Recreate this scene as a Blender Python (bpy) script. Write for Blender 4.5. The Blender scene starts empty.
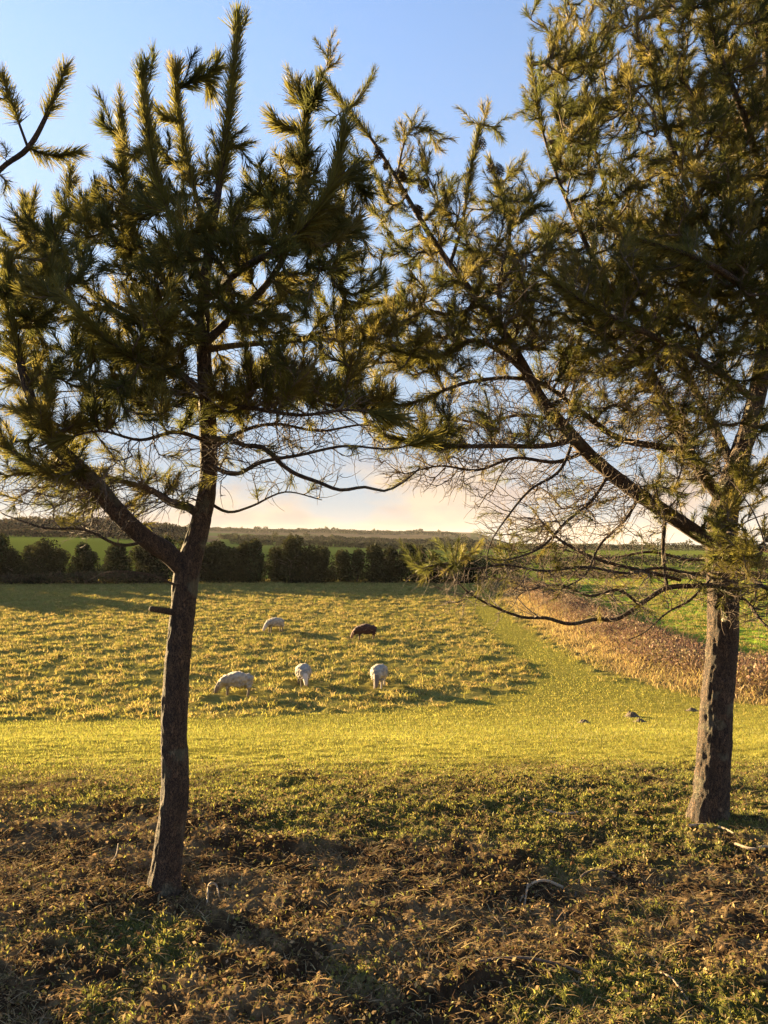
import bpy, bmesh, math, random
import numpy as np
from mathutils import Vector, Matrix

# ------------------------------------------------------------------ camera, world, sun, exposure
S = bpy.context.scene
C = S.collection
CAM_H = 1.6
HORIZON = 540.0            # image row of eye level, used to set the pitch
F = 768.0
PITCH = math.atan((HORIZON - 512.0) / F)
cam = bpy.data.objects.new('camera', bpy.data.cameras.new('camera'))
C.objects.link(cam)
cam.location = (0, 0, CAM_H)
cam.rotation_euler = (math.pi / 2 + PITCH, 0, 0)
cam.data.sensor_width = 36.0
cam.data.lens = 27.0
cam.data.clip_start = 0.05
cam.data.clip_end = 20000
S.camera = cam

SUN_EL = math.radians(8.8)
SUN_AZ = math.radians(-48.0)        # left of the viewing direction (+Y)
sun_dir = Vector((math.sin(SUN_AZ) * math.cos(SUN_EL), math.cos(SUN_AZ) * math.cos(SUN_EL), math.sin(SUN_EL)))
sl = bpy.data.lights.new('sun', 'SUN')
sl.energy = 5.0
sl.angle = math.radians(0.5)
sl.color = (1.0, 0.73, 0.36)
sun = bpy.data.objects.new('sun', sl)
C.objects.link(sun)
sun.location = (-30, 20, 20)
sun.rotation_euler = (-sun_dir).to_track_quat('-Z', 'Y').to_euler()

W = bpy.data.worlds.new('World')
S.world = W
W.use_nodes = True
nt = W.node_tree
for n in list(nt.nodes):
    nt.nodes.remove(n)
def N(t, kind, **kw):
    n = t.nodes.new(kind)
    for k, v in kw.items():
        setattr(n, k, v)
    return n
out = N(nt, 'ShaderNodeOutputWorld')
bg = N(nt, 'ShaderNodeBackground')
bg.inputs['Strength'].default_value = 0.05
sky = N(nt, 'ShaderNodeTexSky', sky_type='NISHITA')
sky.sun_disc = False
sky.sun_elevation = SUN_EL
sky.sun_rotation = SUN_AZ
sky.air_density = 1.0
sky.dust_density = 0.25
sky.ozone_density = 1.5
# low clouds along the horizon
tc = N(nt, 'ShaderNodeTexCoord')
mp = N(nt, 'ShaderNodeMapping')
mp.inputs['Scale'].default_value = (1.0, 1.0, 2.3)
mp.inputs['Location'].default_value = (0.9, 0.4, 0.5)
nz = N(nt, 'ShaderNodeTexNoise')
nz.inputs['Scale'].default_value = 6.5
nz.inputs['Detail'].default_value = 7
nz.inputs['Roughness'].default_value = 0.52
cr = N(nt, 'ShaderNodeMapRange')
cr.inputs['From Min'].default_value = 0.43
cr.inputs['From Max'].default_value = 0.55
sep = N(nt, 'ShaderNodeSeparateXYZ')
zr = N(nt, 'ShaderNodeMapRange')
zr.inputs['From Min'].default_value = 0.115
zr.inputs['From Max'].default_value = 0.075
mul = N(nt, 'ShaderNodeMath', operation='MULTIPLY')
mul2 = N(nt, 'ShaderNodeMath', operation='MULTIPLY')
mul2.inputs[1].default_value = 1.0
mixc = N(nt, 'ShaderNodeMix', data_type='RGBA')
cloudc = N(nt, 'ShaderNodeMix', data_type='RGBA')
cloudc.inputs['A'].default_value = (1.60, 1.30, 1.14, 1)
cloudc.inputs['B'].default_value = (2.10, 1.68, 1.26, 1)
nt.links.new(tc.outputs['Generated'], mp.inputs['Vector'])
nt.links.new(mp.outputs['Vector'], nz.inputs['Vector'])
nt.links.new(nz.outputs['Fac'], cr.inputs['Value'])
nt.links.new(tc.outputs['Generated'], sep.inputs['Vector'])
nt.links.new(sep.outputs['Z'], zr.inputs['Value'])
nt.links.new(cr.outputs['Result'], mul.inputs[0])
nt.links.new(zr.outputs['Result'], mul.inputs[1])
nt.links.new(mul.outputs[0], mul2.inputs[0])
nz2 = N(nt, 'ShaderNodeTexNoise')
nz2.inputs['Scale'].default_value = 17
nz2.inputs['Detail'].default_value = 5
nt.links.new(mp.outputs['Vector'], nz2.inputs['Vector'])
cs = N(nt, 'ShaderNodeMapRange')
cs.inputs['From Min'].default_value = 0.36
cs.inputs['From Max'].default_value = 0.62
nt.links.new(nz2.outputs['Fac'], cs.inputs['Value'])
nt.links.new(cs.outputs['Result'], cloudc.inputs['Factor'])
veil = N(nt, 'ShaderNodeMix', data_type='RGBA')
veilc = N(nt, 'ShaderNodeMix', data_type='RGBA')
veilc.inputs['A'].default_value = (1.22, 1.28, 1.36, 1)
veilc.inputs['B'].default_value = (1.00, 1.25, 1.60, 1)
vcr = N(nt, 'ShaderNodeMapRange')
vcr.inputs['From Min'].default_value = 0.02
vcr.inputs['From Max'].default_value = 0.10
nt.links.new(sep.outputs['Z'], vcr.inputs['Value'])
nt.links.new(vcr.outputs['Result'], veilc.inputs['Factor'])
nt.links.new(veilc.outputs['Result'], veil.inputs['B'])
vr = N(nt, 'ShaderNodeMapRange')
vr.inputs['From Min'].default_value = 0.62
vr.inputs['From Max'].default_value = 0.16
vr.inputs['To Max'].default_value = 0.95
nt.links.new(sep.outputs['Z'], vr.inputs['Value'])
nt.links.new(vr.outputs['Result'], veil.inputs['Factor'])
tintn = N(nt, 'ShaderNodeMix', data_type='RGBA', blend_type='MULTIPLY')
tintn.inputs['Factor'].default_value = 1.0
tintn.inputs['B'].default_value = (0.86, 0.83, 0.95, 1)
nt.links.new(sky.outputs['Color'], tintn.inputs['A'])
nt.links.new(tintn.outputs['Result'], veil.inputs['A'])
nt.links.new(veil.outputs['Result'], mixc.inputs['A'])
nt.links.new(cloudc.outputs['Result'], mixc.inputs['B'])
nt.links.new(mul2.outputs[0], mixc.inputs['Factor'])
nt.links.new(mixc.outputs['Result'], bg.inputs['Color'])
nt.links.new(bg.outputs['Background'], out.inputs['Surface'])

vs = S.view_settings
vs.view_transform = 'Standard'
vs.look = 'None'
vs.gamma = 1.0
vs.use_curve_mapping = False
vs.exposure = 3.2
S.cycles.max_bounces = 6
S.cycles.transparent_max_bounces = 8
S.cycles.use_denoising = True

# ------------------------------------------------------------------ helpers
rng = np.random.default_rng(11)

def px(u, v, Y):
    """World point seen at photo pixel (u, v) that stands Y metres in front of the camera."""
    a, b = (u - 384.0) / F, (512.0 - v) / F
    cp, sp = math.cos(PITCH), math.sin(PITCH)
    d = np.array([a, cp - b * sp, sp + b * cp])
    t = Y / d[1]
    return np.array([0, 0, CAM_H]) + d * t

def vhash(ix, iy, seed):
    h = (ix.astype(np.int64) * 374761393 + iy.astype(np.int64) * 668265263 + seed * 974711) & 0x7fffffff
    h = ((h ^ (h >> 13)) * 1274126177) & 0x7fffffff
    h = (h ^ (h >> 16)) & 0xffff
    return h / 65535.0

def vnoise(x, y, seed=0):
    x = np.asarray(x, float); y = np.asarray(y, float)
    ix = np.floor(x); iy = np.floor(y)
    fx = x - ix; fy = y - iy
    fx = fx * fx * fx * (fx * (fx * 6 - 15) + 10); fy = fy * fy * fy * (fy * (fy * 6 - 15) + 10)
    a = vhash(ix, iy, seed); b = vhash(ix + 1, iy, seed)
    c = vhash(ix, iy + 1, seed); d = vhash(ix + 1, iy + 1, seed)
    return (a * (1 - fx) + b * fx) * (1 - fy) + (c * (1 - fx) + d * fx) * fy

def fbm(x, y, seed=0, octaves=4):
    s = 0; amp = 0.5; tot = 0
    for o in range(octaves):
        ca, sa = math.cos(o * 0.7 + 0.3), math.sin(o * 0.7 + 0.3)
        f = 2.0 ** o
        s = s + amp * vnoise((x * ca - y * sa) * f + 13.7 * o, (x * sa + y * ca) * f - 7.1 * o, seed + o)
        tot += amp; amp *= 0.5
    return s / tot

def sstep(a, b, x):
    t = np.clip((np.asarray(x, float) - a) / (b - a), 0, 1)
    return t * t * (3 - 2 * t)

def mesh_obj(name, V, Fc, mat, parent=None, col=None, smooth=True, mats=None):
    """One mesh object from numpy verts and equal-sized faces (or a list of such face arrays)."""
    me = bpy.data.meshes.new(name)
    V = np.asarray(V, np.float32)
    FL = Fc if isinstance(Fc, list) else [Fc]
    FL = [np.asarray(f, np.int32) for f in FL if len(f)]
    me.vertices.add(len(V)); me.vertices.foreach_set('co', V.ravel())
    nl = sum(f.size for f in FL); nf = sum(len(f) for f in FL)
    me.loops.add(nl); me.polygons.add(nf)
    me.loops.foreach_set('vertex_index', np.concatenate([f.ravel() for f in FL]))
    starts = []; o = 0
    for f in FL:
        starts.append(o + np.arange(len(f)) * f.shape[1]); o += f.size
    me.polygons.foreach_set('loop_start', np.concatenate(starts).astype(np.int32))
    me.polygons.foreach_set('use_smooth', np.full(nf, bool(smooth)))
    if col is not None:
        a = me.color_attributes.new('tint', 'FLOAT_COLOR', 'POINT')
        c4 = np.ones((len(V), 4), np.float32); c4[:, :3] = col
        a.data.foreach_set('color', c4.ravel())
    me.update(calc_edges=True)
    me.validate()
    if mat: me.materials.append(mat)
    ob = bpy.data.objects.new(name, me)
    C.objects.link(ob)
    if parent: ob.parent = parent
    return ob

def tag(o, label=None, cat=None, group=None, kind=None):
    if label: o['label'] = label
    if cat: o['category'] = cat
    if group: o['group'] = group
    if kind: o['kind'] = kind
    return o

def empty(name, loc, rz=0.0):
    o = bpy.data.objects.new(name, None)
    o.empty_display_size = 0.2
    o.location = loc; o.rotation_euler = (0, 0, rz)
    C.objects.link(o)
    return o

def copy_tree(o, parent=None):
    c = o.copy(); C.objects.link(c); c.parent = parent
    for ch in list(o.children):
        copy_tree(ch, c)
    return c

class Tubes:
    """Collects tapered tubes into one mesh."""
    def __init__(self): self.V = []; self.Q = []; self.T = []; self.n = 0
    def add(self, P, R, sides=6, rough=0.0, seed=0):
        P = np.asarray(P, float); R = np.asarray(R, float); n = len(P)
        T = np.gradient(P, axis=0); T /= np.linalg.norm(T, axis=1)[:, None] + 1e-9
        ref = np.array([0.31, 0.95, 0.05]) if abs(T[0][1]) < 0.8 else np.array([1.0, 0.1, 0.2])
        A = np.cross(T, ref); A /= np.linalg.norm(A, axis=1)[:, None] + 1e-9
        B = np.cross(T, A)
        th = np.arange(sides) * 2 * np.pi / sides
        RR = np.repeat(R[:, None], sides, 1)
        if rough:
            cum = np.r_[0, np.cumsum(np.linalg.norm(np.diff(P, axis=0), axis=1))]
            TH, CU = np.meshgrid(th, cum)
            k = 9.0
            nz_ = fbm(np.cos(TH) * 1.6 + 40 + seed, CU * k + np.sin(TH) * 1.6, seed, 3) + 0.8 * fbm(np.sin(TH) * 4 + 9, CU * 22 + np.cos(TH) * 4, seed + 5, 3)
            rid = 1 - np.abs(2 * vnoise(np.cos(TH) * 4.5 + np.sin(2 * TH) * 2.1 + seed, np.sin(TH) * 4.5 + CU * 11, seed + 9) - 1)
            RR = RR * (1 + rough * (0.75 * (nz_ - 0.9) + 0.75 * 0.6 * (rid ** 3 * -1 + 0.3)))
        V = P[:, None, :] + RR[..., None] * (np.cos(th)[None, :, None] * A[:, None, :] + np.sin(th)[None, :, None] * B[:, None, :])
        self.V.append(V.reshape(-1, 3))
        i = np.arange(n - 1)[:, None] * sides; j = np.arange(sides)[None, :]; jn = (j + 1) % sides
        q = np.stack([i + j, i + jn, i + sides + jn, i + sides + j], -1).reshape(-1, 4) + self.n
        self.Q.append(q); self.n += n * sides
        # cap the far end
        self.V.append(P[-1:] + T[-1:] * R[-1] * 0.6)
        e = self.n; b0 = self.n - sides
        self.T.append(np.stack([b0 + j[0], b0 + jn[0], np.full(sides, e)], -1)); self.n += 1
    def build(self, name, mat, parent=None):
        return mesh_obj(name, np.concatenate(self.V), [np.concatenate(self.Q), np.concatenate(self.T)], mat, parent)

def spline(P, step=0.04):
    """Catmull-Rom through the points, resampled at about the step."""
    P = np.asarray(P, float)
    if len(P) == 2:
        n = max(3, int(np.linalg.norm(P[1] - P[0]) / step)); t = np.linspace(0, 1, n)[:, None]
        return P[0] * (1 - t) + P[1] * t
    E = np.vstack([2 * P[0] - P[1], P, 2 * P[-1] - P[-2]])
    o = []
    for i in range(1, len(E) - 2):
        p0, p1, p2, p3 = E[i - 1:i + 3]
        n = max(2, int(np.linalg.norm(p2[:3] - p1[:3]) / step))
        t = (np.arange(n) / n)[:, None]
        o.append(0.5 * (2 * p1 + (p2 - p0) * t + (2 * p0 - 5 * p1 + 4 * p2 - p3) * t * t + (3 * p1 - p0 - 3 * p2 + p3) * t ** 3))
    o.append(P[-1:])
    return np.vstack(o)

def norm(v):
    v = np.asarray(v, float)
    return v / (np.linalg.norm(v, axis=-1, keepdims=True) + 1e-9)

# ------------------------------------------------------------------ materials
def mat_new(name):
    m = bpy.data.materials.new(name); m.use_nodes = True
    t = m.node_tree
    for n in list(t.nodes): t.nodes.remove(n)
    o = N(t, 'ShaderNodeOutputMaterial')
    return m, t, o

def leaf_mat(name, tint=(1, 1, 1), trans=0.45, gloss=0.08, rough=0.5, noise=0.0, scale=3.0):
    """Thin leaves and blades: diffuse + translucent, colour from the mesh's own tint attribute."""
    m, t, o = mat_new(name)
    a = N(t, 'ShaderNodeAttribute', attribute_name='tint')
    mu = N(t, 'ShaderNodeMix', data_type='RGBA', blend_type='MULTIPLY')
    mu.inputs['Factor'].default_value = 1.0
    mu.inputs['B'].default_value = (*tint, 1)
    t.links.new(a.outputs['Color'], mu.inputs['A'])
    d = N(t, 'ShaderNodeBsdfDiffuse'); tr = N(t, 'ShaderNodeBsdfTranslucent')
    g = N(t, 'ShaderNodeBsdfGlossy'); g.inputs['Roughness'].default_value = rough
    g.inputs['Color'].default_value = (0.8, 0.8, 0.8, 1)
    m1 = N(t, 'ShaderNodeMixShader'); m1.inputs[0].default_value = trans
    m2 = N(t, 'ShaderNodeMixShader'); m2.inputs[0].default_value = gloss
    t.links.new(mu.outputs['Result'], d.inputs['Color']); t.links.new(mu.outputs['Result'], tr.inputs['Color'])
    t.links.new(d.outputs[0], m1.inputs[1]); t.links.new(tr.outputs[0], m1.inputs[2])
    t.links.new(m1.outputs[0], m2.inputs[1]); t.links.new(g.outputs[0], m2.inputs[2])
    t.links.new(m2.outputs[0], o.inputs['Surface'])
    return m

def bark_mat(name, dark, light, lichen=0.25, scale=1.0):
    m, t, o = mat_new(name)
    p = N(t, 'ShaderNodeBsdfPrincipled'); p.inputs['Roughness'].default_value = 0.9
    tcn = N(t, 'ShaderNodeTexCoord')
    mpn = N(t, 'ShaderNodeMapping'); mpn.inputs['Scale'].default_value = (scale, scale, scale * 0.38)
    v = N(t, 'ShaderNodeTexVoronoi', feature='DISTANCE_TO_EDGE'); v.inputs['Scale'].default_value = 62
    n1 = N(t, 'ShaderNodeTexNoise'); n1.inputs['Scale'].default_value = 30; n1.inputs['Detail'].default_value = 6; n1.inputs['Roughness'].default_value = 0.65
    n2 = N(t, 'ShaderNodeTexNoise'); n2.inputs['Scale'].default_value = 9; n2.inputs['Detail'].default_value = 5
    t.links.new(tcn.outputs['Object'], mpn.inputs['Vector'])
    ad = N(t, 'ShaderNodeMix', data_type='RGBA', blend_type='LINEAR_LIGHT'); ad.inputs['Factor'].default_value = 0.075
    t.links.new(mpn.outputs['Vector'], ad.inputs['A']); t.links.new(n1.outputs['Color'], ad.inputs['B'])
    t.links.new(mpn.outputs['Vector'], n1.inputs['Vector']); t.links.new(tcn.outputs['Object'], n2.inputs['Vector'])
    t.links.new(ad.outputs['Result'], v.inputs['Vector'])
    r = N(t, 'ShaderNodeMapRange'); r.inputs['From Max'].default_value = 0.16
    t.links.new(v.outputs['Distance'], r.inputs['Value'])
    mm = N(t, 'ShaderNodeMath', operation='MULTIPLY'); t.links.new(r.outputs['Result'], mm.inputs[0]); t.links.new(n1.outputs['Fac'], mm.inputs[1])
    c1 = N(t, 'ShaderNodeMix', data_type='RGBA'); c1.inputs['A'].default_value = (*dark, 1); c1.inputs['B'].default_value = (*light, 1)
    mr2 = N(t, 'ShaderNodeMapRange'); mr2.inputs['From Min'].default_value = 0.12; mr2.inputs['From Max'].default_value = 0.62
    t.links.new(mm.outputs[0], mr2.inputs['Value']); t.links.new(mr2.outputs['Result'], c1.inputs['Factor'])
    r3 = N(t, 'ShaderNodeMapRange'); r3.inputs['From Min'].default_value = 0.56; r3.inputs['From Max'].default_value = 0.66; r3.inputs['To Max'].default_value = lichen
    t.links.new(n2.outputs['Fac'], r3.inputs['Value'])
    c2 = N(t, 'ShaderNodeMix', data_type='RGBA'); c2.inputs['B'].default_value = (0.26, 0.26, 0.16, 1)
    t.links.new(c1.outputs['Result'], c2.inputs['A']); t.links.new(r3.outputs['Result'], c2.inputs['Factor'])
    t.links.new(c2.outputs['Result'], p.inputs['Base Color'])
    b = N(t, 'ShaderNodeBump'); b.inputs['Strength'].default_value = 1.0; b.inputs['Distance'].default_value = 0.035
    t.links.new(mm.outputs[0], b.inputs['Height']); t.links.new(b.outputs['Normal'], p.inputs['Normal'])
    t.links.new(p.outputs[0], o.inputs['Surface'])
    return m

def plain_mat(name, c1, c2, scale=20, rough=0.9, bump=0.4, dist=0.01):
    m, t, o = mat_new(name)
    p = N(t, 'ShaderNodeBsdfPrincipled'); p.inputs['Roughness'].default_value = rough
    tcn = N(t, 'ShaderNodeTexCoord')
    n1 = N(t, 'ShaderNodeTexNoise'); n1.inputs['Scale'].default_value = scale; n1.inputs['Detail'].default_value = 6; n1.inputs['Roughness'].default_value = 0.65
    t.links.new(tcn.outputs['Object'], n1.inputs['Vector'])
    c = N(t, 'ShaderNodeMix', data_type='RGBA'); c.inputs['A'].default_value = (*c1, 1); c.inputs['B'].default_value = (*c2, 1)
    r = N(t, 'ShaderNodeMapRange'); r.inputs['From Min'].default_value = 0.3; r.inputs['From Max'].default_value = 0.7
    t.links.new(n1.outputs['Fac'], r.inputs['Value']); t.links.new(r.outputs['Result'], c.inputs['Factor'])
    t.links.new(c.outputs['Result'], p.inputs['Base Color'])
    b = N(t, 'ShaderNodeBump'); b.inputs['Strength'].default_value = bump; b.inputs['Distance'].default_value = dist
    t.links.new(n1.outputs['Fac'], b.inputs['Height']); t.links.new(b.outputs['Normal'], p.inputs['Normal'])
    t.links.new(p.outputs[0], o.inputs['Surface'])
    return m

M_BARK = bark_mat('pine_bark', (0.016, 0.010, 0.007), (0.17, 0.100, 0.055), 0.4)
M_TWIG = plain_mat('twig_bark', (0.05, 0.034, 0.024), (0.16, 0.115, 0.08), 60, bump=0.3, dist=0.004)
M_NEEDLE = leaf_mat('pine_needles', trans=0.5, gloss=0.015, rough=0.4)
M_GRASS = leaf_mat('grass_blades', trans=0.5, gloss=0.012)
M_LITTER = leaf_mat('litter', trans=0.25, gloss=0.0)
M_LEAF = leaf_mat('hedge_leaves', trans=0.25, gloss=0.008)
M_CONE = plain_mat('cone_scales', (0.03, 0.02, 0.014), (0.10, 0.065, 0.04), 90)
M_DEAD = plain_mat('dead_wood', (0.20, 0.145, 0.09), (0.46, 0.35, 0.23), 45)
M_WOOD = plain_mat('cut_wood', (0.45, 0.36, 0.26), (0.62, 0.52, 0.40), 60)
M_SOIL = plain_mat('dark_soil', (0.05, 0.034, 0.02), (0.13, 0.09, 0.055), 40, bump=1.0, dist=0.03)

# ------------------------------------------------------------------ terrain
PZ = -3.5
_y = [-400, -60, -10, 0, 4.6, 5.6, 7.0, 10, 16, 20, 23, 26, 55, 84, 95]
_z = [6.0, 1.6, 0.15, 0, 0.0, -0.10, -0.36, -1.02, -2.36, -3.12, -3.45, PZ, PZ, PZ + 0.35, PZ + 0.35]
_fy = np.array([95, 150, 200, 300, 420, 650, 900, 1500, 2000, 2700, 4200])
_far = {  # terrain height along sight lines at photo columns u
    -200: [-3.0, 0.4, 2.4, 6.5, 9, 14, 21, 34, 44, 40, -40],
    60:   [-3.3, -1.2, 1.0, 3.6, 6.0, 10.5, 16, 31, 41, 36, -40],
    300:  [PZ, -3.0, -2.0, -1.2, -0.6, 1.6, 5.2, 19, 32, 25, -40],
    420:  [PZ, -3.4, -3.0, -2.6, -2.0, -0.8, 1.5, 12, 24, 18, -40],
    470:  [PZ, PZ, -3.4, -3.2, -2.8, -1.6, 0.4, 9, 18, 10, -40],
    520:  [PZ, PZ, PZ, -3.6, -3.6, -4.0, -4.5, -8, -12, -20, -45],
    640:  [PZ, PZ, PZ, -3.6, -3.9, -5, -7, -12, -16, -24, -45],
    1000: [PZ, PZ, PZ, -3.0, -3.0, -4, -6, -12, -16, -24, -45],
}
_fu = np.array(sorted(_far)); _ft = np.array([_far[u] for u in _fu])

def bank_x(y):
    return np.interp(y, [10, 16, 20, 22, 25, 31, 40, 55, 83, 95], [60, 30, 18, 13.2, 10.5, 9.0, 9.1, 9.9, 11.2, 12])

def Hbase(x, y):
    x = np.asarray(x, float); y = np.asarray(y, float)
    # average of shifted samples rounds the profile
    z = 0
    for d in (-0.9, -0.45, 0, 0.45, 0.9):
        z = z + np.interp(y + d * np.clip(y / 10, 0.5, 3), _y, _z)
    z = z / 5
    r = np.hypot(x, y)
    fr = np.where(y > 1, y, 1)
    u = 384 + F * np.clip(x / fr, -1.0, 1.0)
    ui = np.clip(np.interp(u, _fu, np.arange(len(_fu))), 0, len(_fu) - 1.001)
    i0 = np.floor(ui).astype(int); w = ui - i0; w = w * w * (3 - 2 * w)
    zi = np.stack([np.interp(fr, _fy, row) for row in _ft], 0)
    zf = np.take_along_axis(zi, i0[None].reshape((1,) + x.shape), 0)[0] * (1 - w) + np.take_along_axis(zi, (i0 + 1)[None].reshape((1,) + x.shape), 0)[0] * w
    z = np.where(y > 95, zf, z)
    # far undulation
    z = z + sstep(300, 1200, r) * (fbm(x / 420, y / 420, 31, 4) - 0.5) * 16 * np.where(y > 1, sstep(900, 600, u), 1)
    # bank on the right
    s = x - bank_x(y)
    bank = sstep(0, 2.2, s) * sstep(6.0, 3.6, s) * sstep(15, 22, y) * sstep(100, 80, y)
    z = z + bank * (0.50 + 0.35 * (fbm(x * 0.5, y * 0.5, 8, 3) - 0.5))
    return z

def zones(x, y):
    """mown / rough / bank weights; what is left near the camera is bare earth."""
    w = (fbm(x * 0.9, y * 0.9, 3, 3) - 0.5)
    yb = np.interp(x, [-30, -12, -2.4, 2.0, 4.6], [17, 19.0, 21.3, 23.3, 25.8]) + 1.2 * w
    crest = np.interp(x, [-6, -3, 0, 3, 5, 8], [5.1, 5.15, 5.9, 6.1, 6.2, 6.2]) + 1.3 * w + 1.1 * (fbm(x * 2.6, y * 1.6, 17, 3) - 0.5)
    mown = sstep(crest - 0.9, crest + 0.9, y)
    pc = np.interp(y, [20, 27, 33, 39, 49, 60, 83], [6.9, 6.9, 6.9, 6.8, 7.0, 7.6, 9.0])
    left_edge = pc - 0.95 + 0.5 * w
    da = (y - yb) * 0.55; db = left_edge - x; rc = 2.6
    dd = rc - np.hypot(np.maximum(rc - da, 0), np.maximum(rc - db, 0))
    rough = sstep(-0.15, 0.45, np.minimum(dd, np.minimum(da, db)))
    rough = np.maximum(rough, sstep(0.8, 1.6, x - pc) * sstep(26.5, 30, y + 2 * w) * sstep(95, 80, y))
    s = x - bank_x(y)
    bank = sstep(-0.7, 0.6, s + w * 1.4) * sstep(6.4, 5.2, s) * sstep(15, 22, y) * sstep(95, 85, y)
    rough = rough * (1 - bank)
    mown = np.clip(mown - rough - bank, 0, 1)
    return mown, rough, bank, crest

def H(x, y):
    x = np.asarray(x, float); y = np.asarray(y, float)
    z = Hbase(x, y)
    r = np.hypot(x, y)
    mown, rough, bank, crest = zones(x, y)
    near = sstep(40, 8, r)
    earth = np.clip(1 - mown - rough - bank, 0, 1) * sstep(30, 10, r)
    z = z + earth * (0.10 * (fbm(x * 1.7, y * 1.7, 40, 3) - 0.5) + 0.026 * (fbm(x * 6, y * 6, 41, 2) - 0.5) + 0.036 * (vnoise(x * 17, y * 17, 42) - 0.5) + 0.030 * (vnoise(x * 50, y * 50, 43) - 0.5))
    z = z + mown * near * (0.05 * (fbm(x * 1.2, y * 1.2, 44, 3) - 0.5) + 0.04 * (vnoise(x * 6, y * 6, 45) - 0.5))
    tus = sstep(0.42, 0.75, fbm(x * 1.5, y * 1.5, 46, 2)) * 0.10 + 0.07 * (vnoise(x * 3.3, y * 3.3, 47) - 0.4)
    z = z + (rough + 0.8 * bank) * tus * sstep(120, 60, r)
    return z

fine = np.radians(np.arange(-40, 40.01, 0.125))
coarse = np.radians(np.arange(44, 316.1, 4))
AZ = np.concatenate([fine, coarse])
RR = np.concatenate([np.geomspace(0.25, 1.5, 12)[:-1], np.geomspace(1.5, 6, 230)[:-1], np.geomspace(6, 20, 150)[:-1], np.geomspace(20, 100, 300)[:-1], np.geomspace(100, 5000, 130)])
A2, R2 = np.meshgrid(AZ, RR)
GX = (R2 * np.sin(A2)).ravel(); GY = (R2 * np.cos(A2)).ravel()
GZ = H(GX, GY)

def far_tint(x, y):
    u = 384 + F * x / np.maximum(y, 1)
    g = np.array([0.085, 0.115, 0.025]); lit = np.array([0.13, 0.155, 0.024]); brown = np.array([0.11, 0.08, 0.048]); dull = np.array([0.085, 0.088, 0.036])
    n = fbm(x / 60, y / 60, 21, 3)[:, None]
    col = g * (0.8 + 0.4 * n)
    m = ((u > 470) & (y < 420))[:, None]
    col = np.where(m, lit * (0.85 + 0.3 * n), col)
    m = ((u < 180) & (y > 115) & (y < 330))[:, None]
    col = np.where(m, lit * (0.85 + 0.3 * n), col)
    m = ((u < 220) & (y > 330) & (y < 1100))[:, None]
    col = np.where(m, brown * (0.7 + 0.6 * n), col)
    k = vnoise(x / 210 + 3, y / 210, 77)[:, None]
    patch = np.where(k > 0.62, brown, np.where(k > 0.4, dull, g * 0.9))
    m = (y > 620)[:, None]
    col = np.where(m, patch * (0.7 + 0.6 * n), col)
    m = (y > 1150)[:, None]
    col = np.where(m, brown * (0.7 + 0.6 * n) * np.where(k > 0.6, 1.25, 1.0), col)
    m = ((u >= 470) & (y > 420))[:, None]
    col = np.where(m, dull * (0.8 + 0.4 * n), col)
    return col

def ground_tint(x, y):
    mown, rough, bank, crest = zones(x, y)
    e1 = fbm(x * 1.1, y * 1.1, 50, 4)[:, None]; e2 = fbm(x * 6, y * 6, 52, 4)[:, None]; e3 = vnoise(x * 31, y * 31, 53)[:, None]
    soil = np.array([0.050, 0.032, 0.018]); dry = np.array([0.16, 0.11, 0.058]); weed = np.array([0.070, 0.085, 0.022])
    earth = soil * (1 - sstep(0.40, 0.62, e2)) + dry * sstep(0.40, 0.62, e2)
    gmix = sstep(0.42, 0.60, e1 + 0.25 * (e2 - 0.5)) * 0.75
    gmix = np.maximum(gmix, 0.85 * sstep(-1.5, 0.4, (y - crest))[:, None] * sstep(0.38, 0.58, e2 + 0.3 * (e1 - 0.5)))
    earth = earth * (1 - gmix) + weed * gmix
    earth = earth * (0.75 + 0.5 * e3)
    lawn = np.array([0.20, 0.175, 0.034]) * (0.75 + 0.5 * e2) * (0.85 + 0.3 * e1)
    ruf = np.array([0.19, 0.16, 0.042]) * (0.7 + 0.6 * e2)
    bk = np.array([0.16, 0.10, 0.05]) * (0.7 + 0.6 * e2)
    m, r, b = mown[:, None], rough[:, None], bank[:, None]
    col = earth * np.clip(1 - m - r - b, 0, 1) + lawn * m + ruf * r + bk * b
    s = x - bank_x(y)
    beyond = (sstep(5, 6.4, s) * sstep(15, 22, y))[:, None]
    n = fbm(x / 9, y / 9, 61, 3)[:, None]
    col = col * (1 - beyond) + np.array([0.17, 0.25, 0.026]) * (0.8 + 0.4 * n) * beyond
    f = sstep(92, 98, y)[:, None]
    return col * (1 - f) + far_tint(x, y) * f

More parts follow.
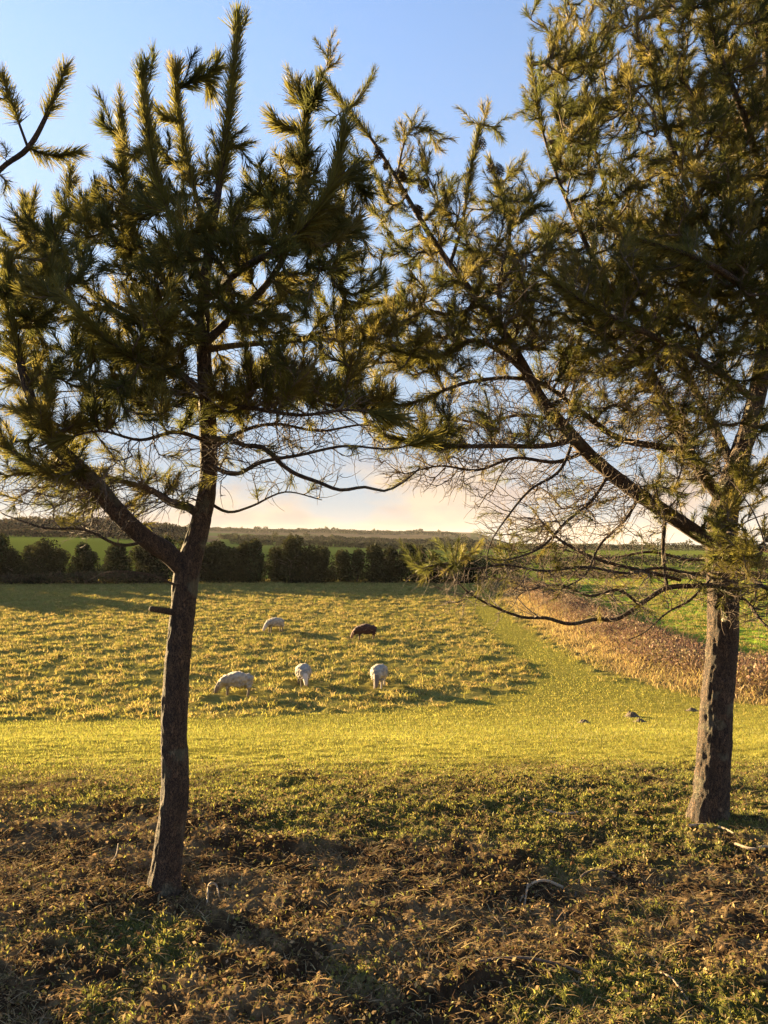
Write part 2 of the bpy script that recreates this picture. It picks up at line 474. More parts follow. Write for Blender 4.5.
ncol = len(AZ); nrow = len(RR)
i = np.arange(nrow - 1)[:, None] * ncol; j = np.arange(ncol)[None, :]; jn = (j + 1) % ncol
GF = np.stack([i + j, i + ncol + j, i + ncol + jn, i + jn], -1).reshape(-1, 4)[:, ::-1]
GV = np.column_stack([GX, GY, GZ])
GV = np.vstack([GV, [[0, 0, float(H(np.array([0.0]), np.array([0.0]))[0])]]])
tri = np.stack([np.arange(ncol), (np.arange(ncol) + 1) % ncol, np.full(ncol, nrow * ncol)], -1)
gcol = ground_tint(GV[:, 0], GV[:, 1])
def ground_mat():
    m, t, o = mat_new('ground_earth_and_grass')
    p = N(t, 'ShaderNodeBsdfDiffuse'); p.inputs['Roughness'].default_value = 0.6
    a = N(t, 'ShaderNodeAttribute', attribute_name='tint')
    g = N(t, 'ShaderNodeNewGeometry')
    n1 = N(t, 'ShaderNodeTexNoise'); n1.inputs['Scale'].default_value = 28; n1.inputs['Detail'].default_value = 5; n1.inputs['Roughness'].default_value = 0.7
    t.links.new(g.outputs['Position'], n1.inputs['Vector'])
    r = N(t, 'ShaderNodeMapRange'); r.inputs['From Min'].default_value = 0.25; r.inputs['From Max'].default_value = 0.75
    r.inputs['To Min'].default_value = 0.55; r.inputs['To Max'].default_value = 1.45
    t.links.new(n1.outputs['Fac'], r.inputs['Value'])
    mu = N(t, 'ShaderNodeVectorMath', operation='SCALE')
    t.links.new(a.outputs['Color'], mu.inputs[0]); t.links.new(r.outputs['Result'], mu.inputs['Scale'])
    t.links.new(mu.outputs[0], p.inputs['Color'])
    b = N(t, 'ShaderNodeBump'); b.inputs['Strength'].default_value = 0.8; b.inputs['Distance'].default_value = 0.02
    t.links.new(n1.outputs['Fac'], b.inputs['Height']); t.links.new(b.outputs['Normal'], p.inputs['Normal'])
    t.links.new(p.outputs[0], o.inputs['Surface'])
    return m
ground = tag(mesh_obj('ground', GV, [GF, tri], ground_mat(), col=gcol), kind='structure')

# ------------------------------------------------------------------ grass and litter (uncountable)
def blades(P, L, Wd, lean, az, col, face=None, curl=0.6):
    """Bent blades: two quads each."""
    n = len(P)
    d = np.column_stack([np.sin(az), np.cos(az), np.zeros(n)])
    up = np.array([0, 0, 1.0])
    sa = az + np.pi / 2 if face is None else face
    s = np.column_stack([np.sin(sa), np.cos(sa), np.zeros(n)]) * (Wd / 2)[:, None]
    l1 = lean; l2 = np.clip(lean + curl * (0.5 + lean), 0, 2.6)
    m = P + (d * np.sin(l1)[:, None] + up * np.cos(l1)[:, None]) * (L * 0.55)[:, None]
    t = m + (d * np.sin(l2)[:, None] + up * np.cos(l2)[:, None]) * (L * 0.45)[:, None]
    V = np.stack([P - s, P + s, m - s * 0.8, m + s * 0.8, t - s * 0.15, t + s * 0.15], 1).reshape(-1, 3)
    k = np.arange(n)[:, None] * 6
    Fq = np.concatenate([k + np.array([0, 1, 3, 2]), k + np.array([2, 3, 5, 4])])
    return V, Fq, np.repeat(col, 6, 0)

def scatter(n, y0, y1, half=0.62, power=1.0):
    """Random ground points in the wedge in front of the camera, denser nearby."""
    t = rng.random(n)
    y = y0 * (y1 / y0) ** t if power == 0 else (y0 ** power + t * (y1 ** power - y0 ** power)) ** (1 / power)
    x = (rng.random(n) * 2 - 1) * (half * y + 0.5)
    return x, y

def pick(pal, n, jit=0.25):
    pal = np.array(pal)
    c = pal[rng.integers(0, len(pal), n)]
    return c * (1 + jit * (rng.random((n, 1)) * 2 - 1)) * (1 + 0.08 * (rng.random((n, 3)) * 2 - 1))

def leaf_cloud(P, size, col, flat=0.0):
    """A randomly turned leaf-shaped quad at each point."""
    n = len(P)
    a = norm(rng.normal(0, 1, (n, 3)))
    b = norm(np.cross(a, norm(rng.normal(0, 1, (n, 3)))))
    a = a * size[:, None]; b = b * (size * 0.55)[:, None]
    V = np.stack([P - a, P + b, P + a, P - b], 1).reshape(-1, 3)
    return V, np.arange(n * 4).reshape(-1, 4), np.repeat(col, 4, 0)

# foreground: weeds and moss
x, y = scatter(600000, 1.7, 7.5, 0.95, 0.6)
mown, rough, bank, crest = zones(x, y)
g = fbm(x * 1.1, y * 1.1, 50, 4) + 0.3 * (fbm(x * 6, y * 6, 52, 4) - 0.5) + 0.13 * sstep(-2.2, 0.5, y - crest)
k = rng.random(len(x)) < 0.07 + 0.85 * sstep(0.41, 0.58, g)
x, y = x[k], y[k]; n = len(x)
P = np.column_stack([x, y, H(x, y) - 0.004])
V1, F1, c1 = blades(P, rng.uniform(0.008, 0.030, n), rng.uniform(0.003, 0.0075, n), rng.uniform(0.2, 1.3, n), rng.uniform(0, 6.28, n),
                    pick([(0.19, 0.19, 0.038), (0.23, 0.215, 0.045), (0.14, 0.15, 0.032), (0.27, 0.23, 0.06)], n), face=rng.uniform(0, 6.28, n))
tag(mesh_obj('grass', V1, F1, M_GRASS, col=c1), 'short weeds and moss growing in patches on the bare earth under the pines', 'grass', kind='stuff')
# foreground: dry needles, stalks and leaf litter
n = 180000
x, y = scatter(n, 1.7, 7.0, 0.95, 0.6)
k = rng.random(n) < 0.25 + 0.75 * sstep(0.58, 0.42, fbm(x * 1.6, y * 1.6, 70, 3)); k &= rng.random(n) < sstep(7, 5, y)
x, y = x[k], y[k]; n = len(x)
P = np.column_stack([x, y, H(x, y) + rng.uniform(0.0, 0.012, n)])
V2, F2, c2 = blades(P, rng.uniform(0.02, 0.085, n), rng.uniform(0.0018, 0.005, n), rng.uniform(1.1, 1.65, n), rng.uniform(0, 6.28, n),
                    pick([(0.25, 0.165, 0.08), (0.34, 0.25, 0.13), (0.17, 0.11, 0.055), (0.09, 0.06, 0.034)], n), curl=0.15)
tag(mesh_obj('leaf_litter', V2, F2, M_LITTER, col=c2), 'brown fallen needles and dry stalks strewn over the bare earth', 'leaf litter', kind='stuff')
# foreground: small curled dead leaves and crumbs of bark
n = 180000
x, y = scatter(n, 1.7, 7.2, 0.95, 0.6)
k = rng.random(n) < sstep(7.2, 5.0, y) * (0.35 + 0.65 * sstep(0.35, 0.6, fbm(x * 2.3, y * 2.3, 72, 3)))
x, y = x[k], y[k]; n = len(x)
P = np.column_stack([x, y, H(x, y) + rng.uniform(0.0, 0.02, n)])
V2, F2, c2 = leaf_cloud(P, 0.003 + 0.011 * rng.random(n) ** 2, pick([(0.14, 0.092, 0.042), (0.22, 0.150, 0.070), (0.075, 0.048, 0.026), (0.05, 0.035, 0.021), (0.16, 0.150, 0.045), (0.29, 0.21, 0.11)], n, 0.3))
tag(mesh_obj('leaf_litter', V2, F2, M_LITTER, col=c2), 'small curled dead leaves and crumbs of bark scattered on the bare earth', 'leaf litter', kind='stuff')
# mown slope and path
x, y = scatter(520000, 4.4, 84, 0.75, 0.55)
mown, rough, bank, crest = zones(x, y)
k = (rng.random(len(x)) < mown * 1.0) & (x < bank_x(y) + 5)
x, y = x[k], y[k]; n = len(x)
P = np.column_stack([x, y, H(x, y) - 0.005])
sc = np.clip(y / 9, 0.75, 3.0)
tone = fbm(x * 0.5, y * 0.35, 91, 3)[:, None]
cc = pick([(0.19, 0.175, 0.034), (0.23, 0.20, 0.042), (0.26, 0.215, 0.055), (0.16, 0.158, 0.032)], n) * (0.7 + 0.6 * tone) * np.where(y > 21, np.array([[1.25], [1.25], [1.2]]), np.array([[0.97], [1.03], [1.0]])).T  # flat ground beyond the slope tinted brighter, standing in for golden sunlight
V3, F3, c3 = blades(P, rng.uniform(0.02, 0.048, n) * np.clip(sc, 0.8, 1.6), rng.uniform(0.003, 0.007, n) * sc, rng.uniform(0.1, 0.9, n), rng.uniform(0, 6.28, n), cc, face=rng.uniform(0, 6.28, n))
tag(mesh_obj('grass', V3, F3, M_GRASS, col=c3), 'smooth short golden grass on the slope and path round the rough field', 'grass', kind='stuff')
# rough tussocks
nt_ = 95000
x, y = scatter(nt_, 18.5, 92, 0.66, 1.0)
mown, rough, bank, crest = zones(x, y)
k = (rng.random(nt_) < rough) & (rng.random(nt_) < 0.25 + sstep(0.42, 0.66, fbm(x * 1.5, y * 1.5, 46, 2)))
for su, sv in ((237, 696), (304, 685), (379, 687), (275, 632), (365, 640)):
    sy = (CAM_H - PZ) * F / (sv - HORIZON); sx = (su - 384) / F * sy
    k &= ~((np.abs(x - sx) < 0.75) & (np.abs(y - sy + 0.3) < 0.8))
x, y = x[k], y[k]; n = len(x); nb = 11
size = rng.uniform(0.45, 1.05, n) * np.clip(0.8 + y / 120, 0.8, 1.5)
xb = np.repeat(x, nb) + rng.normal(0, 0.09, n * nb) * np.repeat(size, nb); yb_ = np.repeat(y, nb) + rng.normal(0, 0.09, n * nb) * np.repeat(size, nb)
P = np.column_stack([xb, yb_, np.repeat(H(x, y), nb) - 0.03])
tt = pick([(0.255, 0.205, 0.050), (0.31, 0.235, 0.075), (0.21, 0.185, 0.040), (0.34, 0.25, 0.09), (0.165, 0.158, 0.034)], n, 0.25)
cc = np.repeat(tt, nb, 0) * (0.8 + 0.4 * rng.random((n * nb, 1)))
V4, F4, c4 = blades(P, rng.uniform(0.12, 0.26, n * nb) * np.repeat(size, nb), rng.uniform(0.014, 0.028, n * nb), rng.uniform(0.15, 1.25, n * nb), rng.uniform(0, 6.28, n * nb), cc, face=rng.uniform(0, 6.28, n * nb), curl=0.9)
tag(mesh_obj('grass', V4, F4, M_GRASS, col=c4), 'rough tussocky yellow grass covering the sheep field', 'grass', kind='stuff')
# tall dry grass at the bank's foot
nb_ = 90000
y = rng.uniform(17, 86, nb_); s = rng.uniform(-1.3, 4.6, nb_); x = bank_x(y) + s
k = (x < 0.62 * y + 1) & (rng.random(nb_) < sstep(4.2, 0.5, s) * sstep(-0.9, 0.0, s)); x, y, s = x[k], y[k], s[k]; n = len(x)
P = np.column_stack([x, y, H(x, y) - 0.03])
cc = pick([(0.34, 0.245, 0.09), (0.39, 0.28, 0.12), (0.26, 0.18, 0.075), (0.30, 0.235, 0.075)], n, 0.25)
V5, F5, c5 = blades(P, rng.uniform(0.15, 0.42, n), rng.uniform(0.012, 0.028, n), rng.uniform(0.2, 1.2, n), rng.uniform(0, 6.28, n), cc, face=rng.uniform(0, 6.28, n), curl=0.8)
tag(mesh_obj('grass', V5, F5, M_GRASS, col=c5), 'long dry orange grass along the foot of the bank on the right', 'grass', kind='stuff')

# ------------------------------------------------------------------ leafy masses: hedges, thickets, far trees
# bramble thicket on top of the bank
n = 52000
y = rng.uniform(20, 84, n); s = rng.uniform(0.9, 5.6, n); x = bank_x(y) + s
hmax = (0.22 + 0.75 * (fbm(x * 0.55, y * 0.4, 66, 3) - 0.35)) * sstep(0.7, 2.0, s) * sstep(5.8, 4.4, s)
P = np.column_stack([x, y, Hbase(x, y) + np.clip(hmax, 0.05, 2) * rng.random(n) ** 0.6])
warm = fbm(x * 0.3, y * 0.3, 67, 2)[:, None]
cc = pick([(0.20, 0.128, 0.080), (0.24, 0.165, 0.10), (0.155, 0.10, 0.068), (0.19, 0.15, 0.065)], n, 0.25) * (0.75 + 0.5 * warm)
Vb, Fb, cb = leaf_cloud(P, rng.uniform(0.03, 0.085, n), cc)
m2 = 5000
y = rng.uniform(20, 84, m2); s = rng.uniform(1.0, 5.2, m2); x = bank_x(y) + s
P = np.column_stack([x, y, H(x, y)])
Vc, Fc_, c_ = blades(P, rng.uniform(0.4, 1.0, m2), rng.uniform(0.012, 0.022, m2), rng.uniform(0.1, 0.9, m2), rng.uniform(0, 6.28, m2), pick([(0.17, 0.09, 0.06), (0.12, 0.07, 0.05)], m2), face=rng.uniform(0, 6.28, m2))
ob = mesh_obj('bramble_thicket', np.vstack([Vb, Vc]), np.vstack([Fb, Fc_ + len(Vb)]), M_LEAF, col=np.vstack([cb, c_]))
tag(ob, 'reddish brown bramble thicket along the top of the bank on the right', 'bramble', kind='stuff')

GREENS = [(0.030, 0.029, 0.010), (0.038, 0.036, 0.012), (0.022, 0.023, 0.008)]
def crown_points(n, h, w, base=0.06, lumps=9):
    """Points through the volume of an uneven conifer-like crown standing on z = 0."""
    cs = []
    for q in range(lumps):
        t = rng.random() ** 0.8
        rr = w * 0.5 * (0.95 - 0.62 * t) * rng.uniform(0.3, 0.8)
        a = rng.uniform(0, 6.28)
        cs.append((rr * math.cos(a), rr * math.sin(a), h * (base + (0.9 - base) * t), w * rng.uniform(0.20, 0.32)))
    cs.append((0, 0, h * 0.86, w * 0.17)); cs.append((0, 0, h * 0.5, w * 0.33)); cs.append((0, 0, h * 0.25, w * 0.38))
    cs = np.array(cs)
    idx = rng.integers(0, len(cs), n)
    d = norm(rng.normal(0, 1, (n, 3))) * (rng.random((n, 1)) ** 0.4)
    d[:, 2] *= 1.25
    P = cs[idx, :3] + d * cs[idx, 3:4]
    P[:, 2] = np.clip(P[:, 2], 0.03, None)
    return P

def field_tree(name, h, w, n, leaf, pal, bare=0.08):
    root = empty(name, (0, 0, 0))
    tb = Tubes()
    pts = spline([(0, 0, -0.15), (0.04 * w, 0, h * 0.3), (-0.02 * w, 0.03 * w, h * 0.7), (0, 0, h * 0.88)], h / 14)
    tb.add(pts, np.linspace(h * 0.035, h * 0.006, len(pts)), 7)
    for q in range(9):
        z0 = h * rng.uniform(0.15, 0.75); a = rng.uniform(0, 6.28); l = w * rng.uniform(0.25, 0.42)
        p = spline([(0, 0, z0), (math.cos(a) * l * 0.5, math.sin(a) * l * 0.5, z0 + 0.1 * h), (math.cos(a) * l, math.sin(a) * l, z0 + 0.16 * h)], h / 16)
        tb.add(p, np.linspace(h * 0.013, h * 0.003, len(p)), 5)
    tb.build('trunk', M_TWIG, root)
    P = crown_points(n, h, w, bare)
    tone = fbm(P[:, 0] * 1.3 + 50, P[:, 2] * 1.3 + P[:, 1], 12, 2)[:, None]
    V, Fq, c = leaf_cloud(P, rng.uniform(0.6, 1.4, n) * leaf, pick(pal, n, 0.3) * (0.7 + 0.6 * tone))
    mesh_obj('crown', V, Fq, M_LEAF, root, col=c)
    return root

protos = [field_tree('field_tree', 4.7, 4.3, 4600, 0.16, GREENS, -0.02), field_tree('field_tree', 4.5, 4.8, 4600, 0.16, GREENS, -0.02),
          field_tree('field_tree', 5.0, 4.0, 4600, 0.16, GREENS + [(0.035, 0.048, 0.018)], -0.02), field_tree('field_tree', 4.2, 4.4, 4000, 0.15, GREENS, -0.02)]
row = []
xs = -125.0
used = [False] * 4
GRP = 'dark evergreens in the row across the far edge of the field'
while xs < 10.5:
    q = int(rng.integers(0, 4))
    o = protos[q] if not used[q] else copy_tree(protos[q])
    used[q] = True
    yy = 86.5 + rng.uniform(-0.8, 1.2) + 0.02 * xs
    o.location = (xs, yy, float(Hbase(np.array([xs]), np.array([yy]))[0]))
    o.rotation_euler = (0, 0, rng.uniform(0, 6.28))
    k = rng.uniform(0.74, 1.06) * (1.02 if xs < -14 else 0.96 if xs < 4 else 0.68) * (1.0 if xs > -49 else 1.4)  # unseen trees past the left edge, enlarged to throw shade across the field
    o.scale = (k * rng.uniform(0.95, 1.15), k, k * rng.uniform(0.9, 1.05))
    tag(o, 'dark dense evergreen standing in the unbroken row across the far edge of the sheep field', 'tree', GRP)
    row.append(o)
    xs += rng.uniform(1.3, 2.1) if xs > -52 else rng.uniform(3.6, 5)
for q in range(4):
    if not used[q]:
        o = protos[q]; o.location = (-64.5 - 2.4 * q, 86, PZ); tag(o, 'dark dense evergreen standing in the unbroken row across the far edge of the sheep field', 'tree', GRP)

def hedge(label, P0, P1, h, w, n, leaf, pal, bumpy=0.4, seed=0, top=0.0):
    """A hedge along the ground between two points, its outline uneven, with stems inside."""
    P0 = np.array(P0, float); P1 = np.array(P1, float); Ln = np.linalg.norm(P1 - P0)
    t = rng.random(n); s = rng.uniform(-0.5, 0.5, n)
    dirv = (P1 - P0) / Ln; nv = np.array([-dirv[1], dirv[0]])
    xy = P0 + t[:, None] * (P1 - P0) + s[:, None] * w * nv
    lump = fbm(t * Ln / (h * 1.4) + seed * 7.7, s * 0.6 + seed, seed + 3, 3)
    hh = h * (1 - bumpy + 2 * bumpy * lump) * (1 - 1.2 * s * s)
    if top:
        hh = hh + top * sstep(0.62, 0.8, vnoise(t * Ln / (h * 0.9), np.full(n, seed + 0.5), seed + 9))
    P = np.column_stack([xy, Hbase(xy[:, 0], xy[:, 1]) + hh * rng.random(n) ** 0.65])
    V, Fq, c = leaf_cloud(P, rng.uniform(0.6, 1.4, n) * leaf, pick(pal, n, 0.3) * (0.75 + 0.5 * lump[:, None]))
    ob = mesh_obj('hedgerow', V, Fq, M_LEAF, col=c)
    tag(ob, label, 'hedge', 'field hedges in the distance')
    return ob

DK = [(0.055, 0.058, 0.026), (0.070, 0.064, 0.032), (0.050, 0.048, 0.026)]
BR = [(0.085, 0.058, 0.035), (0.065, 0.05, 0.03), (0.05, 0.05, 0.024)]
RU = [(0.17, 0.10, 0.05), (0.13, 0.085, 0.045), (0.09, 0.08, 0.03)]
hedge('low brown scrubby hedge along the foot of the dark evergreens on the left', (-70, 82.5), (-24, 84.0), 1.3, 2.4, 12000, 0.13, BR, 0.3, 1)
hedge('low green shrubby hedge between the evergreen row and the bank', (3, 86.5), (15, 86.0), 2.4, 2.5, 7000, 0.13, [(0.05, 0.06, 0.02), (0.07, 0.07, 0.025), (0.035, 0.045, 0.018)], 0.45, 2)
hedge('rusty orange hedge beyond the bright green field', (20, 100), (62, 96), 1.2, 1.8, 9000, 0.13, RU, 0.35, 4)
hedge('thick dark straight hedge behind the rusty one', (16, 150), (92, 142), 2.2, 2.6, 9000, 0.22, DK, 0.2, 5)
hedge('far dark tree line along the skyline on the right', (28, 405), (230, 385), 3.4, 9, 9000, 0.5, DK, 0.45, 6, top=2.2)
hedge('long dark hedge with bushes across the middle of the green field', (-66, 330), (36, 318), 2.7, 4, 9000, 0.4, DK, 0.35, 7, top=2.0)
hedge('dark belt of trees below the hump of the far hill', (-120, 560), (70, 545), 4.2, 9, 9000, 0.7, DK, 0.4, 8, top=3.0)
hedge('brown leafless wood on the rise behind the evergreens on the left', (-230, 370), (-92, 360), 7, 24, 14000, 0.7, BR, 0.35, 9)
hedge('thin dark hedge running under the hill ridge', (-560, 1250), (120, 1200), 6, 14, 8000, 1.5, DK, 0.4, 10, top=4.0)
hedge('brown hedge at the top of the sunlit field on the left', (-150, 262), (-60, 258), 2.6, 4, 8000, 0.4, BR, 0.4, 11)

# ------------------------------------------------------------------ haze
bm = bmesh.new(); bmesh.ops.create_cube(bm, size=1.0)
bmesh.ops.transform(bm, matrix=Matrix.Translation((0, 0, 5)) @ Matrix.Diagonal((10400, 10400, 130, 1)), verts=bm.verts)
hm = bpy.data.meshes.new('haze'); bm.to_mesh(hm); bm.free()
mh, th_, oh = mat_new('haze_air')
pv = N(th_, 'ShaderNodeVolumePrincipled')
pv.inputs['Color'].default_value = (0.92, 0.88, 0.84, 1)
pv.inputs['Density'].default_value = 0.00005
pv.inputs['Anisotropy'].default_value = 0.0
th_.links.new(pv.outputs['Volume'], oh.inputs['Volume'])
hm.materials.append(mh)
hz = bpy.data.objects.new('haze', hm); C.objects.link(hz); tag(hz, 'thin evening haze over the fields', 'haze', kind='stuff')

# ------------------------------------------------------------------ pines
def bezier(a, b, c, d, n):
    t = np.linspace(0, 1, n)[:, None]
    return a * (1 - t) ** 3 + 3 * b * t * (1 - t) ** 2 + 3 * c * t * t * (1 - t) + d * t ** 3

class Pine:
    def __init__(self, base, Y):
        self.root = empty('pine_tree', base)
        self.base = np.array(base); self.Y = Y
        self.pos = []; self.dirs = []; self.rad = []; self.owner = []
        self.branches = []          # grown branches: dict(path, parent branch or -1, n tips)
        self.needles = []           # (V, col)
        self.brushes = []
    def local(self, P): return np.asarray(P, float) - self.base
    def trace(self, pts, name, sides=14, rough=0.0, step=0.04, mat=None, seed=0, brush=0.0):
        """pts: (u, v, depth, radius in m). One limb, its own mesh."""
        Q = np.array([np.r_[px(p[0], p[1], p[2]), p[3]] for p in pts])
        S_ = spline(Q, step)
        P = S_[:, :3]; R = np.maximum(S_[:, 3], 0.002)
        tb = Tubes(); tb.add(self.local(P), R, sides, rough, seed)
        tb.build(name, mat or M_BARK, self.root)
        self.nodes(P, R, -1)
        if brush: self.brushes.append((P, brush))
        return P
    def nodes(self, P, R, owner):
        T = norm(np.gradient(P, axis=0))
        self.pos.append(P); self.dirs.append(T); self.rad.append(R); self.owner.append(np.full(len(P), owner))
    def grow(self, tips, dirs, kind, boost=1.0):
        """Joins every tip to the nearest wood by a curved branch. kind: 'green' or 'bare'."""
        base_pos = np.vstack(self.pos)
        assert len(tips) == len(dirs)
        D = np.array([np.min(np.linalg.norm(base_pos - t, axis=1)) for t in tips])
        cap = 90000
        buf = np.zeros((cap, 3)); bd = np.zeros((cap, 3)); bo = np.zeros(cap, int)
        n = len(base_pos); buf[:n] = base_pos; bd[:n] = np.vstack(self.dirs); bo[:n] = np.concatenate(self.owner)
        n0 = n
        for i_ in np.argsort(D):
            T = tips[i_]; dT = dirs[i_]
            d = buf[:n] - T
            dist = np.linalg.norm(d, axis=1)
            along = -(d * dT).sum(1) / (dist + 1e-6)              # 1: the node lies straight behind the tip
            cost = dist * ((1.35 - 0.35 * along) if kind == 'green' else (1.9 - 0.9 * along))
            if kind == 'bare' and rng.random() < 0.45: cost[bo[:n] >= 0] += 9
            q = int(np.argmin(cost)); L = dist[q]
            if L < 0.05: continue
            Pn = buf[q]; chord = (T - Pn) / L
            st = norm(0.55 * bd[q] + 0.6 * chord + 0.12 * rng.normal(0, 1, 3))
            m_ = max(6, int(L / 0.03))
            path = bezier(Pn, Pn + st * L * 0.33, T - dT * L * 0.36, T, m_)
            wob = np.sin(np.linspace(0, np.pi, m_))[:, None] * rng.normal(0, 0.05 if kind == 'bare' else 0.03, (1, 3)) * L
            path = path + wob + np.vstack([np.zeros(3), rng.normal(0, 0.0012, (m_ - 2, 3)), np.zeros(3)])
            b = len(self.branches)
            self.branches.append(dict(path=path, par=int(bo[q]), n=1, kind=kind, dT=dT, boost=boost))
            p = int(bo[q])
            while p >= 0:
                self.branches[p]['n'] += 1; p = self.branches[p]['par']
            keep = max(2, int(m_ * 0.72))
            if n + keep < cap:
                Tn = norm(np.gradient(path, axis=0))
                buf[n:n + keep] = path[:keep]; bd[n:n + keep] = Tn[:keep]; bo[n:n + keep] = b; n += keep
        self.pos.append(buf[n0:n].copy()); self.dirs.append(bd[n0:n].copy()); self.owner.append(bo[n0:n].copy())
    def shoot(self, P, nl, col, per_m=430, spread=0.75):
        """Needles round the stem P, leaning forward."""
        L = np.linalg.norm(np.diff(P, axis=0), axis=1).sum()
        n = max(20, int(L * per_m))
        seg = np.r_[0, np.cumsum(np.linalg.norm(np.diff(P, axis=0), axis=1))]
        t = rng.random(n) * L
        q = np.column_stack([np.interp(t, seg, P[:, k]) for k in range(3)])
        T = norm(np.gradient(P, axis=0))
        tt = norm(np.column_stack([np.interp(t, seg, T[:, k]) for k in range(3)]))
        rv = rng.normal(0, 1, (n, 3)); side = norm(rv - (rv * tt).sum(1)[:, None] * tt)
        ang = np.clip(rng.normal(spread, 0.17, n), 0.15, 1.4) * (1 - 0.45 * (t / L) ** 3)
        d = tt * np.cos(ang)[:, None] + side * np.sin(ang)[:, None]
        d[:, 2] -= 0.05
        ln = nl * rng.uniform(0.75, 1.12, n) * (0.85 + 0.15 * (1 - t / L))
        w = norm(np.cross(d, norm(rng.normal(0, 1, (n, 3))))) * (0.0225 * nl * rng.uniform(0.8, 1.3, n))[:, None]
        bend = np.array([0, 0, -1.0]) * (ln * 0.06)[:, None]
        tip = q + d * ln[:, None] + bend
        V = np.stack([q - w, q + w, tip + w * 0.35, tip - w * 0.35], 1).reshape(-1, 3)
        c = col * (1 + 0.25 * (rng.random((n, 1)) * 2 - 1))
        self.needles.append((V, np.repeat(c, 4, 0)))
    def finish(self, nl, per_m, pal, side=(1, 3), shoot_len=(0.14, 0.26), spread=0.75):
        tb = Tubes()
        for b in self.branches:
            P = b['path']
            gr = b['kind'] == 'green'
            rb = 0.0021 * (1 + b['n']) ** 0.52 + 0.0006 if gr else 0.0017 * (1 + b['n']) ** 0.5 + 0.0006 * len(P) / 12
            rt = 0.0019 if gr else 0.0008
            R = np.linspace(1, 0, len(P)) ** 0.8 * (rb - rt) + rt
            tb.add(self.local(P), R, 5)
            if not gr:
                for q in range(int(rng.integers(2, 5))):
                    j_ = int(rng.integers(len(P) // 4, len(P) - 1)); T = norm(P[min(j_ + 1, len(P) - 1)] - P[j_ - 1])
                    sd = norm(np.cross(T, rng.normal(0, 1, 3))); l = rng.uniform(0.05, 0.18)
                    e = P[j_] + (T * 0.8 + sd * 0.6 + np.array([0, 0, 0.15])) * l
                    tb.add(self.local(bezier(P[j_], P[j_] + sd * l * .3, e - T * l * .4, e, 6)), np.linspace(0.0015, 0.0007, 6), 4)
                if rng.random() < 0.16: self.shoot(P[-5:], nl * 0.8, np.array(pal[rng.integers(0, len(pal))]), per_m * 0.8, spread * 1.2)
                continue
            seg = np.r_[0, np.cumsum(np.linalg.norm(np.diff(P, axis=0), axis=1))]
            Ls = b.get('len') or rng.uniform(*shoot_len)
            k = np.searchsorted(seg, max(0, seg[-1] - Ls)); k = min(k, len(P) - 3)
            base_c = np.array(pal[rng.integers(0, len(pal))]) * rng.uniform(0.8, 1.2)
            bo_ = b['boost'] * rng.uniform(0.72, 1.15)
            self.shoot(P[k:], nl * (0.6 + 0.4 * bo_), base_c, per_m * bo_, spread)
            for q in range(int(rng.integers(side[0], side[1] + 1))):
                j_ = int(rng.integers(max(0, k - 3), max(k + 1, len(P) - 3)))
                T = norm(P[min(j_ + 1, len(P) - 1)] - P[j_] + 1e-6)
                rv = rng.normal(0, 1, 3); sd = norm(rv - (rv @ T) * T)
                l = rng.uniform(0.07, 0.15)
                e = P[j_] + (T * 0.75 + sd * 0.5 + np.array([0, 0, 0.4])) * l
                p2 = bezier(P[j_], P[j_] + (T * 0.3 + sd * 0.5) * l * 0.5, e - (T + np.array([0, 0, .3])) * l * 0.3, e, 6)
                tb.add(self.local(p2), np.linspace(0.0022, 0.0016, 6), 4)
                self.shoot(p2[1:], nl * rng.uniform(0.8, 1.0), base_c * rng.uniform(0.85, 1.15), per_m, spread)
        for P, Lb in self.brushes:
            seg = np.r_[0, np.cumsum(np.linalg.norm(np.diff(P, axis=0), axis=1))]
            k = int(np.searchsorted(seg, max(0, seg[-1] - Lb)))
            self.shoot(P[min(k, len(P) - 3):], nl * 1.4, np.array(pal[1]) * 1.05, per_m * 2.4, spread * 1.05)
        tag(tb.build('twigs', M_TWIG, self.root), kind='stuff')
        V = np.vstack([a for a, _ in self.needles]); c = np.vstack([a for _, a in self.needles])
        n = len(V) // 4
        Fq = np.arange(n * 4).reshape(-1, 4)
        mesh_obj('needles', self.local(V), Fq, M_NEEDLE, self.root, col=c)
        print('pine needles', n, 'branches', len(self.branches))

DENS = 0.88
def lobe(u, v, ru, rv, Y, dY, n):
    """n points through an ellipsoid placed at (u, v), Y metres away."""
    n = int(n * DENS)
    d = norm(rng.normal(0, 1, (n, 3))) * (rng.random((n, 1)) ** 0.42)
    return np.array([px(u + a[0] * ru, v + a[1] * rv, Y + a[2] * dY) for a in d])

def up_dirs(P, axis, up=0.6, outw=0.5, rnd=0.35):
    o = P - axis; o[:, 2] *= 0.3
    return norm(np.array([0, 0, up]) + outw * norm(o) + rnd * rng.normal(0, 1, P.shape))

PAL_L = [(0.115, 0.110, 0.026), (0.145, 0.128, 0.030), (0.095, 0.098, 0.028), (0.18, 0.15, 0.040)]
PAL_R = [(0.105, 0.104, 0.024), (0.145, 0.130, 0.030), (0.19, 0.155, 0.040), (0.075, 0.080, 0.022)]

DENS = 0.88
